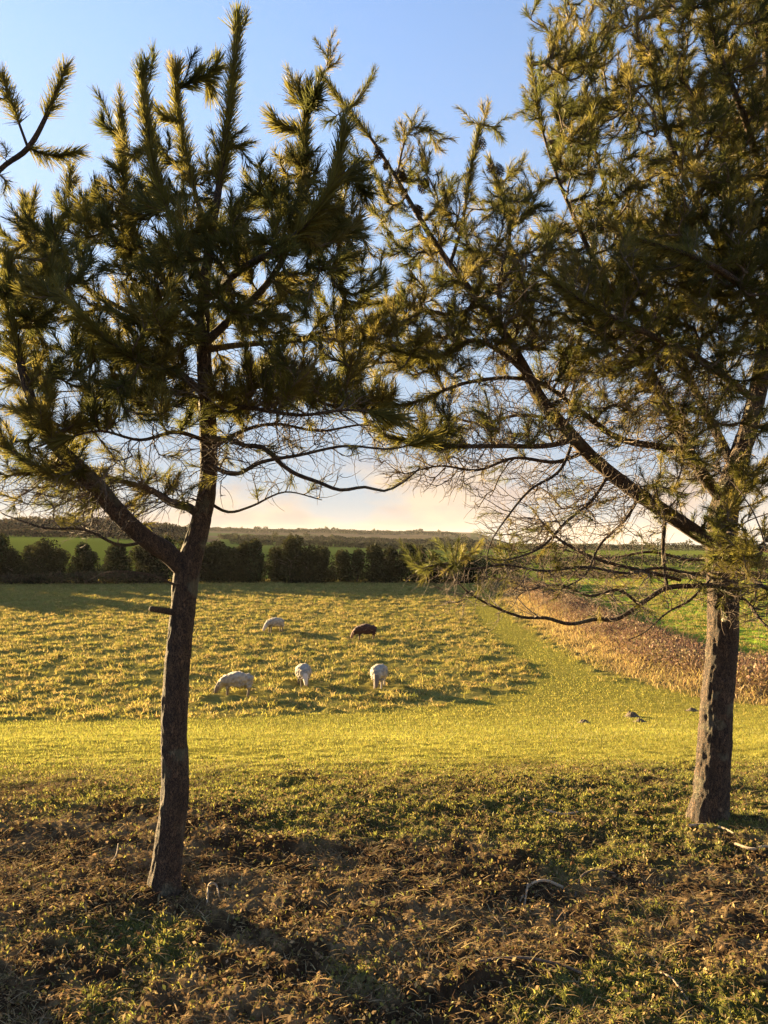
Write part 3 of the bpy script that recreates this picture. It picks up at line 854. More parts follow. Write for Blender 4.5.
# ---- left pine
YL = 3.6
bL = px(164, 893, YL); bL[2] = float(H(np.array([bL[0]]), np.array([bL[1]]))[0])
L = Pine(bL, YL)
tL = L.trace([(163, 915, YL, .104), (164, 891, YL, .080), (169, 845, YL, 0.0639), (175, 790, YL, 0.0630), (174, 730, YL, 0.0594), (177, 670, YL, 0.0576), (183, 610, YL, 0.0558), (187, 572, YL + .01, 0.0576),
         (200, 525, YL + .03, 0.0468), (208, 480, YL + .04, 0.0414), (208, 430, YL + .05, 0.0396), (205, 380, YL + .05, 0.0360), (203, 330, YL + .03, 0.0315), (205, 280, YL, 0.0261), (213, 225, YL - .02, 0.0198), (222, 165, YL - .04, 0.0144), (231, 95, YL - .05, 0.0090), (237, 35, YL - .05, 0.0045)],
        'trunk', 56, 0.16, 0.011, seed=3, brush=0.75)
limbs_L = [
    [(186, 573, YL, .040), (168, 553, YL - .03, .046), (145, 538, YL - .07, .043), (118, 513, YL - .12, .041), (95, 485, YL - .17, .040), (70, 460, YL - .2, .034), (45, 430, YL - .22, .027), (25, 380, YL - .25, .02), (12, 320, YL - .25, .014), (8, 260, YL - .25, .009)],
    [(204, 522, YL + .02, .02), (190, 508, YL + .1, .022), (172, 503, YL + .22, .02), (150, 490, YL + .38, .017), (110, 478, YL + .5, .012), (70, 470, YL + .6, .008)],
    [(207, 440, YL, .016), (228, 439, YL - .08, .013), (246, 446, YL - .13, .0115), (262, 447, YL - .16, .011), (280, 463, YL - .2, .010), (296, 474, YL - .22, .0095), (318, 482, YL - .25, .0085), (340, 490, YL - .27, .0075), (365, 487, YL - .28, .0065), (384, 491, YL - .29, .0055), (402, 483, YL - .3, .0045), (420, 468, YL - .3, .004)],
    [(207, 420, YL + .05, .022), (230, 398, YL + .15, .020), (262, 385, YL + .25, .017), (300, 390, YL + .3, .013), (340, 402, YL + .35, .010), (385, 398, YL + .4, .006)],
    [(205, 395, YL, .020), (180, 375, YL - .2, .018), (150, 365, YL - .4, .015), (120, 350, YL - .55, .011), (85, 320, YL - .65, .008)],
    [(203, 345, YL, .022), (235, 315, YL + .1, .019), (270, 280, YL + .15, .016), (295, 230, YL + .15, .012), (302, 170, YL + .12, .008), (306, 110, YL + .1, .005)],
    [(203, 325, YL, .020), (170, 290, YL + .15, .018), (140, 245, YL + .2, .014), (125, 190, YL + .2, .010), (121, 120, YL + .2, .005)],
    [(205, 290, YL, .018), (185, 245, YL - .15, .015), (160, 190, YL - .2, .011), (148, 130, YL - .22, .008), (143, 85, YL - .22, .005)],
    [(210, 240, YL, .014), (197, 200, YL + .12, .012), (185, 150, YL + .18, .009), (178, 110, YL + .2, .007), (176, 82, YL + .2, .005)],
    [(206, 300, YL, .018), (240, 270, YL - .3, .016), (290, 240, YL - .45, .012), (330, 190, YL - .5, .009), (342, 140, YL - .5, .005)],
    [(204, 350, YL + .05, .018), (240, 345, YL + .3, .015), (300, 340, YL + .5, .012), (360, 330, YL + .55, .008), (395, 300, YL + .55, .005)],
    [(203, 330, YL, .018), (150, 320, YL + .35, .015), (90, 290, YL + .5, .012), (40, 240, YL + .6, .008), (25, 200, YL + .6, .005)],
]
limbs_L += [
    [(208, 465, YL + .04, .012), (235, 474, YL - .1, .010), (262, 462, YL - .2, .0085), (300, 455, YL - .26, .007), (345, 446, YL - .3, .0055), (392, 449, YL - .34, .004), (428, 438, YL - .36, .0025)],
    [(207, 452, YL + .04, .012), (240, 432, YL + .15, .010), (275, 424, YL + .22, .008), (320, 431, YL + .28, .0065), (365, 425, YL + .3, .005), (410, 436, YL + .33, .0035), (455, 430, YL + .35, .002)],
    [(205, 500, YL + .04, .009), (228, 512, YL + .1, .007), (252, 506, YL + .16, .0055), (285, 492, YL + .2, .004), (322, 500, YL + .22, .0025)],
    [(207, 405, YL + .05, .012), (250, 408, YL - .15, .010), (300, 415, YL - .3, .0075), (350, 410, YL - .38, .0055), (398, 418, YL - .42, .003)],
    [(204, 440, YL + .04, .011), (175, 432, YL - .12, .009), (140, 440, YL - .22, .007), (100, 431, YL - .3, .005), (60, 440, YL - .35, .003)],
    [(150, 540, YL - .06, .009), (120, 545, YL - .2, .007), (85, 530, YL - .3, .0055), (45, 528, YL - .38, .004), (5, 515, YL - .42, .0025)],
    [(186, 590, YL, .006), (150, 575, YL - .15, .005), (110, 572, YL - .25, .004), (85, 582, YL - .3, .0025)],
]
for k_, l in enumerate(limbs_L): L.trace(l, 'limb', 10, 0.10, 0.03, brush=[.5, .25, 0, .3, .4, .7, .7, .6, .6, .5, .5, .5, .1, .15, 0, .15, .1, 0, 0][k_])
L.trace([(186, 613, YL, .022), (172, 612, YL - .05, .0165), (153, 609, YL - .1, .0135), (151, 609, YL - .1, .012)], 'dead_stub', 8, 0.15, 0.02)
ax = np.array([px(205, 300, YL)])[0]
tips = [lobe(85, 330, 115, 105, YL - .1, .7, 120), lobe(200, 290, 110, 115, YL, .8, 170), lobe(300, 300, 90, 110, YL, .75, 120),
        lobe(325, 388, 80, 30, YL + .2, .4, 46), lobe(60, 240, 75, 65, YL + .2, .6, 55), lobe(20, 300, 50, 90, YL, .5, 40), lobe(150, 200, 70, 75, YL, .4, 55),
        lobe(260, 200, 60, 80, YL, .4, 50), lobe(335, 210, 40, 70, YL - .2, .3, 30), lobe(150, 395, 90, 35, YL - .2, .6, 40), lobe(40, 425, 75, 60, YL - .1, .5, 55), lobe(90, 480, 100, 35, YL + .1, .5, 22), lobe(250, 395, 60, 30, YL + .1, .4, 18)]
tips = np.vstack(tips)
L.grow(tips, up_dirs(tips, ax, 1.0, 0.4, 0.28), 'green')
nb0 = len(L.branches)
expl = [(237, 17, -.05, .34), (143, 70, -.22, .3), (121, 108, .2, .26), (103, 120, .1, .2), (176, 66, .2, .26), (196, 76, .15, .2), (216, 62, .1, .24), (210, 90, .2, .18), (291, 88, .1, .28), (318, 86, -.1, .34), (306, 96, .1, .24), (344, 128, -.5, .24), (355, 165, -.4, .2), (368, 190, -.3, .2),
        (275, 118, .05, .26), (160, 112, .1, .22), (96, 185, .3, .22), (70, 170, .4, .2)]
et = np.array([px(u, v, YL + d) for u, v, d, _ in expl])
ed = norm(np.array([0, 0, 1.0]) + rng.normal(0, 0.12, et.shape))
for t_, d_, e_ in zip(et, ed, expl):
    L.grow(t_[None], d_[None], 'green', 2.0); L.branches[-1]['len'] = e_[3]
bt = np.vstack([lobe(290, 450, 130, 45, YL, .5, 120), lobe(110, 490, 120, 45, YL, .5, 170), lobe(280, 405, 110, 50, YL, .5, 130), lobe(180, 410, 120, 80, YL, .5, 130), lobe(50, 500, 80, 40, YL - .1, .4, 90), lobe(320, 360, 80, 70, YL, .5, 60)])
L.grow(bt, norm(rng.normal(0, 1, bt.shape) * 0.22 + np.array([0, 0, 0.12]) + 1.0 * norm(bt - ax) * np.array([1, 1, 0.2])), 'bare')
L.finish(0.076, 820, PAL_L, (1, 3), (0.16, 0.30), 0.55)
tag(L.root, 'slender leaning pine with forked trunk and short dead stub, left of the sheep', 'tree', 'pines in the foreground')

# ---- right pine
DENS = 1.5
YR = 4.48
bR = px(710, 815, YR); bR[2] = float(H(np.array([bR[0]]), np.array([bR[1]]))[0])
R = Pine(bR, YR)
R.trace([(708, 835, YR, 0.1352), (708, 818, YR, 0.1151), (711, 795, YR, 0.0977), (714, 750, YR, 0.0925), (717, 700, YR, 0.0890), (722, 650, YR, 0.0854), (723, 600, YR, 0.0838), (722, 550, YR, 0.0838), (724, 510, YR, 0.0768), (735, 470, YR + .02, 0.0611), (748, 430, YR + .04, 0.0541), (762, 370, YR + .06, 0.0489), (770, 300, YR + .06, 0.0436), (772, 220, YR + .04, 0.0375), (770, 120, YR, 0.0297), (765, 20, YR, 0.0218), (762, -70, YR, 0.0139), (760, -150, YR, 0.0053)],
        'trunk', 72, 0.17, 0.011, seed=9)
limbs_R = [
    [(720, 545, YR, 0.0451), (700, 535, YR - .05, 0.0436), (665, 512, YR - .14, 0.0414), (630, 488, YR - .22, 0.0399), (595, 460, YR - .3, 0.0376), (562, 425, YR - .36, 0.0361), (540, 398, YR - .4, 0.0346), (526, 372, YR - .42, 0.0301), (508, 340, YR - .43, 0.0248), (478, 300, YR - .43, 0.0203), (448, 262, YR - .43, 0.0173), (422, 222, YR - .43, 0.0143), (396, 178, YR - .43, 0.0113), (372, 140, YR - .43, 0.0090), (345, 106, YR - .43, 0.0060), (322, 75, YR - .43, 0.0038)],
    [(722, 500, YR, 0.0376), (700, 470, YR - .08, 0.0338), (678, 430, YR - .15, 0.0301), (660, 392, YR - .2, 0.0263), (640, 350, YR - .22, 0.0226), (610, 290, YR - .24, 0.0165), (575, 220, YR - .26, 0.0113), (545, 140, YR - .28, 0.0068), (530, 60, YR - .3, 0.0038)],
    [(690, 450, YR - .1, 0.0180), (655, 446, YR - .2, 0.0196), (618, 438, YR - .26, 0.0173), (585, 415, YR - .3, 0.0150), (545, 385, YR - .35, 0.0120), (510, 378, YR - .4, 0.0105), (470, 382, YR - .45, 0.0098), (440, 392, YR - .5, 0.0083), (405, 405, YR - .55, 0.0060), (370, 400, YR - .55, 0.0038)],
    [(530, 378, YR - .42, 0.0150), (505, 355, YR - .5, 0.0135), (475, 340, YR - .55, 0.0120), (450, 352, YR - .6, 0.0105), (425, 358, YR - .65, 0.0083), (395, 350, YR - .68, 0.0053)],
    [(572, 440, YR - .36, 0.0165), (545, 446, YR - .5, 0.0135), (500, 446, YR - .6, 0.0120), (455, 446, YR - .68, 0.0098), (415, 442, YR - .72, 0.0075), (385, 436, YR - .75, 0.0045)],
    [(480, 303, YR - .43, 0.0150), (455, 315, YR - .3, 0.0128), (425, 310, YR - .22, 0.0105), (395, 302, YR - .2, 0.0075), (360, 305, YR - .2, 0.0045)],
    [(500, 330, YR - .43, 0.0150), (500, 280, YR - .4, 0.0120), (510, 230, YR - .35, 0.0098), (500, 190, YR - .35, 0.0075), (490, 160, YR - .35, 0.0045)],
    [(450, 265, YR - .43, 0.0105), (462, 225, YR - .45, 0.0083), (468, 185, YR - .45, 0.0068), (475, 150, YR - .45, 0.0045), (480, 125, YR - .45, 0.0030)],
    [(735, 470, YR, 0.0301), (700, 400, YR + .25, 0.0256), (665, 330, YR + .4, 0.0211), (630, 250, YR + .45, 0.0150), (600, 170, YR + .45, 0.0098), (585, 90, YR + .45, 0.0053)],
    [(768, 330, YR + .06, 0.0271), (735, 270, YR - .25, 0.0226), (700, 210, YR - .4, 0.0173), (670, 140, YR - .45, 0.0120), (650, 60, YR - .45, 0.0068)],
    [(771, 250, YR, 0.0256), (740, 180, YR + .25, 0.0203), (700, 110, YR + .4, 0.0143), (660, 30, YR + .45, 0.0083)],
    [(771, 260, YR, 0.0256), (810, 200, YR - .2, 0.0211), (850, 120, YR - .3, 0.0135), (870, 30, YR - .3, 0.0075)],
    [(762, 370, YR, 0.0271), (810, 330, YR + .1, 0.0211), (870, 280, YR + .2, 0.0150), (920, 210, YR + .2, 0.0083)],
    [(768, 330, YR, 0.0226), (745, 290, YR - .6, 0.0188), (700, 260, YR - .95, 0.0135), (640, 240, YR - 1.1, 0.0083)],
    [(755, 400, YR, 0.0226), (700, 360, YR - .5, 0.0188), (640, 330, YR - .8, 0.0143), (580, 300, YR - .95, 0.0090), (540, 270, YR - 1.0, 0.0053)],
    [(770, 200, YR, 0.0226), (745, 120, YR - .4, 0.0173), (715, 40, YR - .6, 0.0113), (700, -40, YR - .6, 0.0060)],
    [(720, 585, YR - .02, 0.0180), (695, 586, YR - .12, 0.0150), (667, 588, YR - .2, 0.0143), (645, 601, YR - .26, 0.0128), (617, 619, YR - .3, 0.0113), (596, 619, YR - .34, 0.0105), (570, 624, YR - .38, 0.0098), (546, 618, YR - .42, 0.0090), (522, 617, YR - .46, 0.0075), (490, 605, YR - .5, 0.0060), (465, 590, YR - .55, 0.0038), (455, 578, YR - .55, 0.0030)],
    [(666, 508, YR - .15, 0.0094), (664, 530, YR - .17, 0.0120), (663, 555, YR - .18, 0.0098), (667, 588, YR - .2, 0.0105)],
    [(718, 566, YR, 0.0135), (695, 574, YR - .2, 0.0098), (660, 568, YR - .3, 0.0083), (625, 573, YR - .4, 0.0075), (585, 567, YR - .48, 0.0068), (545, 571, YR - .55, 0.0060), (505, 565, YR - .58, 0.0053), (470, 569, YR - .63, 0.0038), (450, 564, YR - .66, 0.0030)],
    [(565, 545, YR - .5, 0.0045), (540, 520, YR - .45, 0.0060), (560, 540, YR - .4, 0.0075), (600, 560, YR - .3, 0.0090), (660, 575, YR - .2, 0.0105), (680, 580, YR - .1, 0.0105)],
    [(722, 560, YR - .03, 0.0165), (745, 575, YR - .35, 0.0128), (770, 590, YR - .55, 0.0098), (800, 600, YR - .65, 0.0060)],
    [(722, 530, YR, 0.0165), (750, 545, YR - .4, 0.0128), (775, 552, YR - .6, 0.0090), (810, 550, YR - .7, 0.0053)],
]
n_main = len(limbs_R)
limbs_R += [
    [(585, 452, YR - .3, .011), (555, 462, YR - .42, .010), (515, 458, YR - .5, .008), (478, 470, YR - .56, .0065), (440, 466, YR - .6, .005), (405, 474, YR - .64, .003)],
    [(556, 420, YR - .36, .011), (520, 415, YR - .25, .009), (480, 423, YR - .2, .0075), (440, 416, YR - .16, .006), (395, 424, YR - .14, .004), (355, 417, YR - .14, .0025)],
    [(610, 472, YR - .26, .010), (592, 500, YR - .4, .009), (566, 522, YR - .5, .0075), (540, 548, YR - .56, .006), (505, 560, YR - .62, .004), (480, 556, YR - .65, .0025)],
    [(640, 495, YR - .2, .010), (625, 520, YR - .32, .008), (600, 545, YR - .4, .0065), (585, 575, YR - .45, .005), (560, 590, YR - .5, .003)],
    [(575, 435, YR - .34, .010), (560, 470, YR - .5, .008), (530, 490, YR - .6, .0065), (508, 516, YR - .66, .005), (492, 540, YR - .7, .0035), (486, 560, YR - .72, .0025)],
    [(722, 555, YR, .012), (690, 560, YR + .2, .010), (650, 552, YR + .32, .008), (605, 558, YR + .4, .006), (560, 549, YR + .45, .004)],
    [(640, 605, YR - .26, .009), (618, 590, YR - .32, .0075), (590, 596, YR - .4, .006), (560, 585, YR - .45, .0045), (530, 590, YR - .5, .003)],
    [(720, 590, YR - .02, .012), (745, 600, YR - .3, .009), (765, 625, YR - .45, .007), (790, 640, YR - .55, .005)],
    [(715, 575, YR - .02, .009), (690, 600, YR - .25, .007), (668, 612, YR - .32, .005), (645, 632, YR - .36, .0035), (628, 640, YR - .38, .0025)],
]
for k_, l in enumerate(limbs_R): R.trace(l, 'limb', 11, 0.11, 0.03, brush=0.0 if k_ >= n_main else 0.45 if k_ < 16 else (0.2 if k_ in (20, 21) else 0))
axr = px(750, 350, YR)
tips = [lobe(765, 250, 75, 190, YR - .55, .3, 130), lobe(760, 60, 110, 120, YR - .3, .6, 110), lobe(690, 230, 90, 110, YR - .6, .4, 70), lobe(700, 110, 165, 190, YR, .95, 520), lobe(840, 180, 130, 220, YR, .9, 120), lobe(610, 290, 105, 95, YR - .3, .7, 210), lobe(490, 250, 85, 85, YR - .4, .5, 110), lobe(410, 190, 45, 80, YR - .43, .3, 40),
        lobe(420, 340, 75, 45, YR - .5, .4, 56), lobe(420, 425, 60, 32, YR - .7, .3, 20), lobe(700, 300, 110, 100, YR - .2, .8, 190), lobe(575, 110, 52, 130, YR - .2, .4, 110),
        lobe(745, 560, 45, 40, YR - .4, .35, 22), lobe(440, 562, 55, 14, YR - .65, .2, 7), lobe(520, 560, 80, 14, YR - .55, .2, 7), lobe(700, 470, 70, 70, YR - .3, .4, 44), lobe(620, 400, 90, 50, YR - .4, .4, 40), lobe(470, 330, 80, 60, YR - .3, .5, 46), lobe(395, 330, 40, 70, YR - .3, .3, 26), lobe(560, 330, 80, 60, YR - .3, .5, 46), lobe(760, 470, 50, 60, YR - .3, .4, 16), lobe(500, 430, 60, 20, YR - .5, .3, 12)]
tips = np.vstack(tips)
R.grow(tips, up_dirs(tips, axr, 0.65, 0.55, 0.35), 'green')
expl = [(316, 40, -.43, .2), (340, 58, -.43, .2), (330, 62, -.4, .2), (374, 68, -.43, .22), (362, 95, -.43, .2), (326, 120, -.43, .16), (350, 150, -.4, .16), (410, 138, -.4, .18), (442, 150, -.4, .16), (466, 120, -.45, .22), (482, 104, -.45, .2), (497, 125, -.4, .22), (502, 140, -.35, .2), (528, 118, -.3, .14), (524, 155, -.3, .16), (508, 180, -.3, .16),
        (520, 190, -.3, .14), (526, 10, -.3, .2), (540, -5, -.3, .2), (545, 40, -.3, .2), (530, 70, -.3, .18), (560, -10, -.2, .2)]
et = np.array([px(u, v, YR + d) for u, v, d, _ in expl])
R.grow(et, norm(np.array([0, 0, 1.0]) + rng.normal(0, 0.22, et.shape)), 'green', 1.4)
bt = np.vstack([lobe(620, 400, 110, 70, YR - .2, .6, 260), lobe(490, 420, 110, 55, YR - .5, .4, 170), lobe(690, 440, 80, 80, YR - .2, .5, 200), lobe(570, 510, 110, 60, YR - .35, .4, 210), lobe(500, 580, 90, 38, YR - .5, .3, 110), lobe(620, 590, 90, 35, YR - .3, .3, 110), lobe(750, 580, 55, 50, YR - .4, .3, 80), lobe(440, 465, 75, 35, YR - .6, .3, 80), lobe(500, 310, 100, 90, YR - .4, .5, 120), lobe(640, 300, 120, 120, YR - .2, .7, 120)])
R.grow(bt, norm(rng.normal(0, 1, bt.shape) * 0.3 + np.array([0, 0, 0.0]) + 1.0 * norm(bt - axr) * np.array([1, 1, 0.2])), 'bare')
R.finish(0.055, 820, PAL_R, (1, 3), (0.10, 0.19), 0.60)
st = R.trace([(724, 621, YR, .02), (724, 620, YR - .06, .013), (723.5, 620, YR - .092, .012)], 'cut_stub', 10, 0.0, 0.02, M_WOOD)
tag(R.root, 'stout rough barked pine with a long limb reaching left, beside the brambles', 'tree', 'pines in the foreground')

# cones on the right pine's long limb
def cone_mesh():
    V = []; Fq = []; n = 0
    core_n = 8
    for r_ in range(9):
        t = r_ / 8.0
        rad = 0.016 * math.sin(math.pi * min(0.97, 0.12 + 0.85 * (1 - t))) + 0.003
        z = -0.055 * t
        for k in range(8):
            a = k * 2 * math.pi / 8 + r_ * 0.39
            c, s = math.cos(a), math.sin(a); w = 0.32
            p0 = (0, 0, z - 0.002); c1_, s1 = math.cos(a - w), math.sin(a - w); c2_, s2 = math.cos(a + w), math.sin(a + w)
            V += [p0, (c1_ * rad * .8, s1 * rad * .8, z - 0.004), (c * rad * 1.25, s * rad * 1.25, z - 0.010), (c2_ * rad * .8, s2 * rad * .8, z - 0.004)]
            Fq.append((n, n + 1, n + 2, n + 3)); n += 4
    return np.array(V), np.array(Fq)
cv, cf = cone_mesh()
first = None
for (u, v, d) in [(376, 146, -.43), (389, 160, -.45), (390, 178, -.42), (402, 172, -.4), (425, 176, -.4), (467, 171, -.45), (484, 137, -.45), (494, 160, -.4), (500, 161, -.4), (416, 203, -.45), (391, 236, -.42), (410, 186, -.45), (492, 218, -.35), (397, 165, -.43), (380, 150, -.4), (420, 182, -.4)]:
    p = px(u, v, YR + d)
    allb = np.vstack(R.pos); q = allb[np.argmin(np.linalg.norm(allb - p, axis=1))]
    p = q + 0.5 * np.clip(p - q, -0.06, 0.06) + np.array([0, -0.02, 0])
    if first is None:
        first = mesh_obj('pine_cone', cv, cf, M_CONE, R.root, smooth=False); o = first
    else:
        o = first.copy(); C.objects.link(o); o.parent = R.root
    o.location = R.local(p); o.rotation_euler = (rng.uniform(-.5, .5), rng.uniform(-.5, .5), rng.uniform(0, 6)); k = rng.uniform(1.0, 1.35); o.scale = (k, k, k)

# ---- third pine, whose trunk stands just outside the frame on the left
YT = 3.9
bT = px(-140, 860, YT); bT[2] = float(H(np.array([bT[0]]), np.array([bT[1]]))[0])
T3 = Pine(bT, YT)
T3.trace([(-140, 880, YT, .11), (-140, 855, YT, .09), (-136, 780, YT, .08), (-142, 680, YT, .075), (-138, 580, YT, .07), (-130, 480, YT, .06), (-132, 380, YT, .05), (-128, 280, YT, .04), (-130, 160, YT, .028), (-126, 40, YT, .016), (-125, -70, YT, .005)], 'trunk', 22, 0.16, 0.02, seed=5)
for l in [[(-132, 330, YT, .03), (-80, 280, YT - .15, .024), (-30, 210, YT - .25, .017), (0, 170, YT - .3, .012), (28, 148, YT - .3, .013), (48, 112, YT - .3, .010), (66, 66, YT - .3, .006)],
          [(28, 148, YT - .3, .007), (15, 112, YT - .3, .0055), (2, 74, YT - .3, .004)],
          [(28, 148, YT - .3, .005), (52, 156, YT - .3, .004), (78, 152, YT - .3, .0028)],
          [(-130, 420, YT, .03), (-80, 390, YT + .2, .023), (-30, 340, YT + .3, .015), (10, 300, YT + .35, .009), (40, 270, YT + .35, .005)],
          [(-132, 380, YT, .03), (-180, 330, YT, .022), (-230, 260, YT, .014), (-260, 180, YT, .006)],
          [(-130, 250, YT, .02), (-170, 190, YT + .2, .015), (-190, 110, YT + .3, .007)],
          [(-130, 300, YT, .02), (-90, 240, YT + .4, .015), (-60, 160, YT + .5, .007)]]:
    T3.trace(l, 'limb', 9, 0.1, 0.03, brush=0.28)
axt = px(-130, 300, YT)
tips = np.vstack([lobe(-130, 220, 120, 200, YT, .8, 150), lobe(-220, 300, 80, 120, YT, .6, 50), lobe(-10, 290, 55, 55, YT + .2, .4, 30)])
tips = tips[~((tips[:, 0] / tips[:, 1] * F + 384 > -12) & (tips[:, 2] > px(0, 225, YT)[2]))]
T3.grow(tips, up_dirs(tips, axt, 0.7, 0.5, 0.3), 'green')
ex = [(68, 58), (2, 68), (62, 80), (44, 118), (20, 125), (78, 148), (-5, 100), (10, 180), (5, 195), (-8, 150), (35, 122)]
et = np.array([px(u, v, YT - .3) for u, v in ex])
T3.grow(et, norm(np.array([0.3, 0, 0.8]) + rng.normal(0, 0.3, et.shape)), 'green')
bt = lobe(-60, 440, 100, 80, YT, .5, 40)
T3.grow(bt, norm(rng.normal(0, 1, bt.shape)), 'bare')
T3.finish(0.062, 800, PAL_L, (0, 1), (0.08, 0.15), 0.75)
tag(T3.root, 'pine outside the left edge whose thin sparse branches reach into the sky at top left', 'tree', 'pines in the foreground')

# ------------------------------------------------------------------ sheep
M_WOOL = plain_mat('cream_wool', (0.17, 0.135, 0.10), (0.40, 0.345, 0.27), 7, bump=0.9, dist=0.03)
M_BWOOL = plain_mat('brown_wool', (0.035, 0.012, 0.007), (0.065, 0.022, 0.012), 22, bump=0.9, dist=0.03)
M_SKIN = plain_mat('dark_face', (0.10, 0.075, 0.06), (0.18, 0.14, 0.11), 30)
M_TAN = plain_mat('tan_face', (0.22, 0.115, 0.06), (0.30, 0.17, 0.10), 30)
M_PALE = plain_mat('pale_face', (0.44, 0.36, 0.30), (0.56, 0.48, 0.40), 30)
def sheep(label, body_m, face_m, leg_m, head_z=0.10, plump=1.1):
    root = empty('sheep', (0, 0, 0))
    V = [(-.36, 0, .62, .24 * plump, .25), (-.05, 0, .605, .275 * plump, .28), (.27, 0, .60, .24 * plump, .27), (.46, 0, .50, .15, .19), (.61, 0, .33, .095, .11), (.68, 0, .20, .075, .085), (.715, 0, head_z, .05, .055), (-.50, 0, .60, .10, .13), (-.57, 0, .44, .045, .055)]
    E = [(0, 1), (1, 2), (2, 3), (3, 4), (4, 5), (5, 6), (0, 7), (7, 8)]
    for s in (-1, 1):
        b = len(V)
        V += [(-.40, .13 * s, .44, .115, .12), (-.47, .135 * s, .26, .045, .05), (-.43, .135 * s, .12, .032, .034), (-.42, .135 * s, -.02, .036, .036)]
        E += [(0, b), (b, b + 1), (b + 1, b + 2), (b + 2, b + 3)]
        b = len(V)
        V += [(.27, .125 * s, .40, .09, .09), (.28, .125 * s, .23, .042, .045), (.285, .125 * s, .11, .032, .032), (.29, .125 * s, -.02, .036, .036)]
        E += [(2, b), (b, b + 1), (b + 1, b + 2), (b + 2, b + 3)]
    me = bpy.data.meshes.new('sheep_shape'); me.from_pydata([v[:3] for v in V], E, [])
    ob = bpy.data.objects.new('sheep_shape', me); C.objects.link(ob)
    md = ob.modifiers.new('skin', 'SKIN')
    for k, v in enumerate(V):
        me.skin_vertices[0].data[k].radius = (v[3], v[4])
        me.skin_vertices[0].data[k].use_root = (k == 0)
    ss = ob.modifiers.new('sub', 'SUBSURF'); ss.levels = 3; ss.render_levels = 3
    dg = bpy.context.evaluated_depsgraph_get(); dg.update()
    m2 = bpy.data.meshes.new_from_object(ob.evaluated_get(dg)); m2.name = 'sheep_body'
    bpy.data.objects.remove(ob)
    co = np.zeros(len(m2.vertices) * 3, np.float32); m2.vertices.foreach_get('co', co); co = co.reshape(-1, 3)
    no = np.zeros(len(m2.vertices) * 3, np.float32); m2.vertices.foreach_get('normal', no); no = no.reshape(-1, 3)
    wool = (sstep(0.26, 0.36, co[:, 2]) * sstep(0.56, 0.48, co[:, 0]))
    bump = fbm(co[:, 0] * 14 + co[:, 1] * 9, co[:, 2] * 14 - co[:, 1] * 6, 5, 3) - 0.4
    co = co + no * (wool * 0.15 * bump)[:, None]
    m2.vertices.foreach_set('co', co.astype(np.float32).ravel()); m2.update()
    m2.materials.clear()
    for m_ in (body_m, face_m, leg_m): m2.materials.append(m_)
    for p in m2.polygons:
        c = p.center; p.use_smooth = True
        p.material_index = 1 if c[0] > 0.575 else (2 if c[2] < 0.27 else 0)
    body = bpy.data.objects.new('body', m2); C.objects.link(body); body.parent = root
    for s in (-1, 1):
        bm = bmesh.new(); bmesh.ops.create_uvsphere(bm, u_segments=10, v_segments=6, radius=1)
        bmesh.ops.transform(bm, matrix=Matrix.Translation((.575, .125 * s, .40)) @ Matrix.Rotation(s * -0.5, 4, 'X') @ Matrix.Diagonal((.028, .075, .018, 1)), verts=bm.verts)
        em = bpy.data.meshes.new('ear'); bm.to_mesh(em); bm.free(); em.materials.append(face_m)
        e = bpy.data.objects.new('ear', em); C.objects.link(e); e.parent = root
    tag(root, label, 'sheep', 'sheep grazing in the rough field')
    return root
def put(o, u, v, heading, k=1.0, sink=0.0):
    """Stands the animal on the field at the ground point seen at (u, v); heading 0 faces +X."""
    y = (CAM_H - PZ) * F / (v - HORIZON)
    x = (u - 384) / F * y
    o.location = (x, y, float(Hbase(np.array([x]), np.array([y]))[0]) + 0.02 - sink)
    o.rotation_euler = (0, 0, heading); o.scale = (k, k, k)
D = math.radians
put(sheep('largest cream sheep, side on with its head down to the left, nearest the pine trunk', M_WOOL, M_SKIN, M_SKIN), 237, 696, D(184), 0.93)
put(sheep('slim cream sheep grazing head on, between the side-on sheep and the dark faced one', M_WOOL, M_PALE, M_SKIN), 304, 685, D(-76), 0.88)
put(sheep('cream sheep with a dark face grazing towards the camera, just below the brown one', M_WOOL, M_SKIN, M_PALE, plump=1.14), 379, 687, D(-98), 0.92)
put(sheep('small far cream sheep turned half away, behind the other cream sheep', M_WOOL, M_PALE, M_SKIN), 275, 632, D(215), 0.95)
put(sheep('dark red-brown sheep with a tan face, the only brown one', M_BWOOL, M_TAN, M_BWOOL), 365, 640, D(183), 0.98)

# ------------------------------------------------------------------ small things on the ground
def ground_hit(u, v):
    ys = np.linspace(1.5, 30, 6000); p = np.array([px(u, v, yy) for yy in (1.0,)])[0] - np.array([0, 0, CAM_H])
    z = CAM_H + p[2] * ys; x = p[0] * ys
    q = np.argmax(z < Hbase(x, ys)); return x[q], ys[q]
def fallen(label, pts, r0, r1, name='fallen_twig', mat=None, fork=None):
    P = []
    for (u, v, lift) in pts:
        x, y = ground_hit(u, v); P.append((x, y, float(H(np.array([x]), np.array([y]))[0]) + lift))
    P = np.array(P); b = P[0].copy()
    tb = Tubes(); s = spline(P - b, 0.01); tb.add(s, np.linspace(r0, r1, len(s)), 7, 0.2, 3)
    if fork:
        Q = []
        for (u, v, lift) in fork:
            x, y = ground_hit(u, v); Q.append((x, y, float(H(np.array([x]), np.array([y]))[0]) + lift))
        s = spline(np.array(Q) - b, 0.01); tb.add(s, np.linspace(r0 * .6, r1 * .7, len(s)), 6, 0.2, 4)
    o = tb.build(name, mat or M_DEAD, None); o.location = b
    tag(o, label, 'twig', 'dead twigs on the ground')
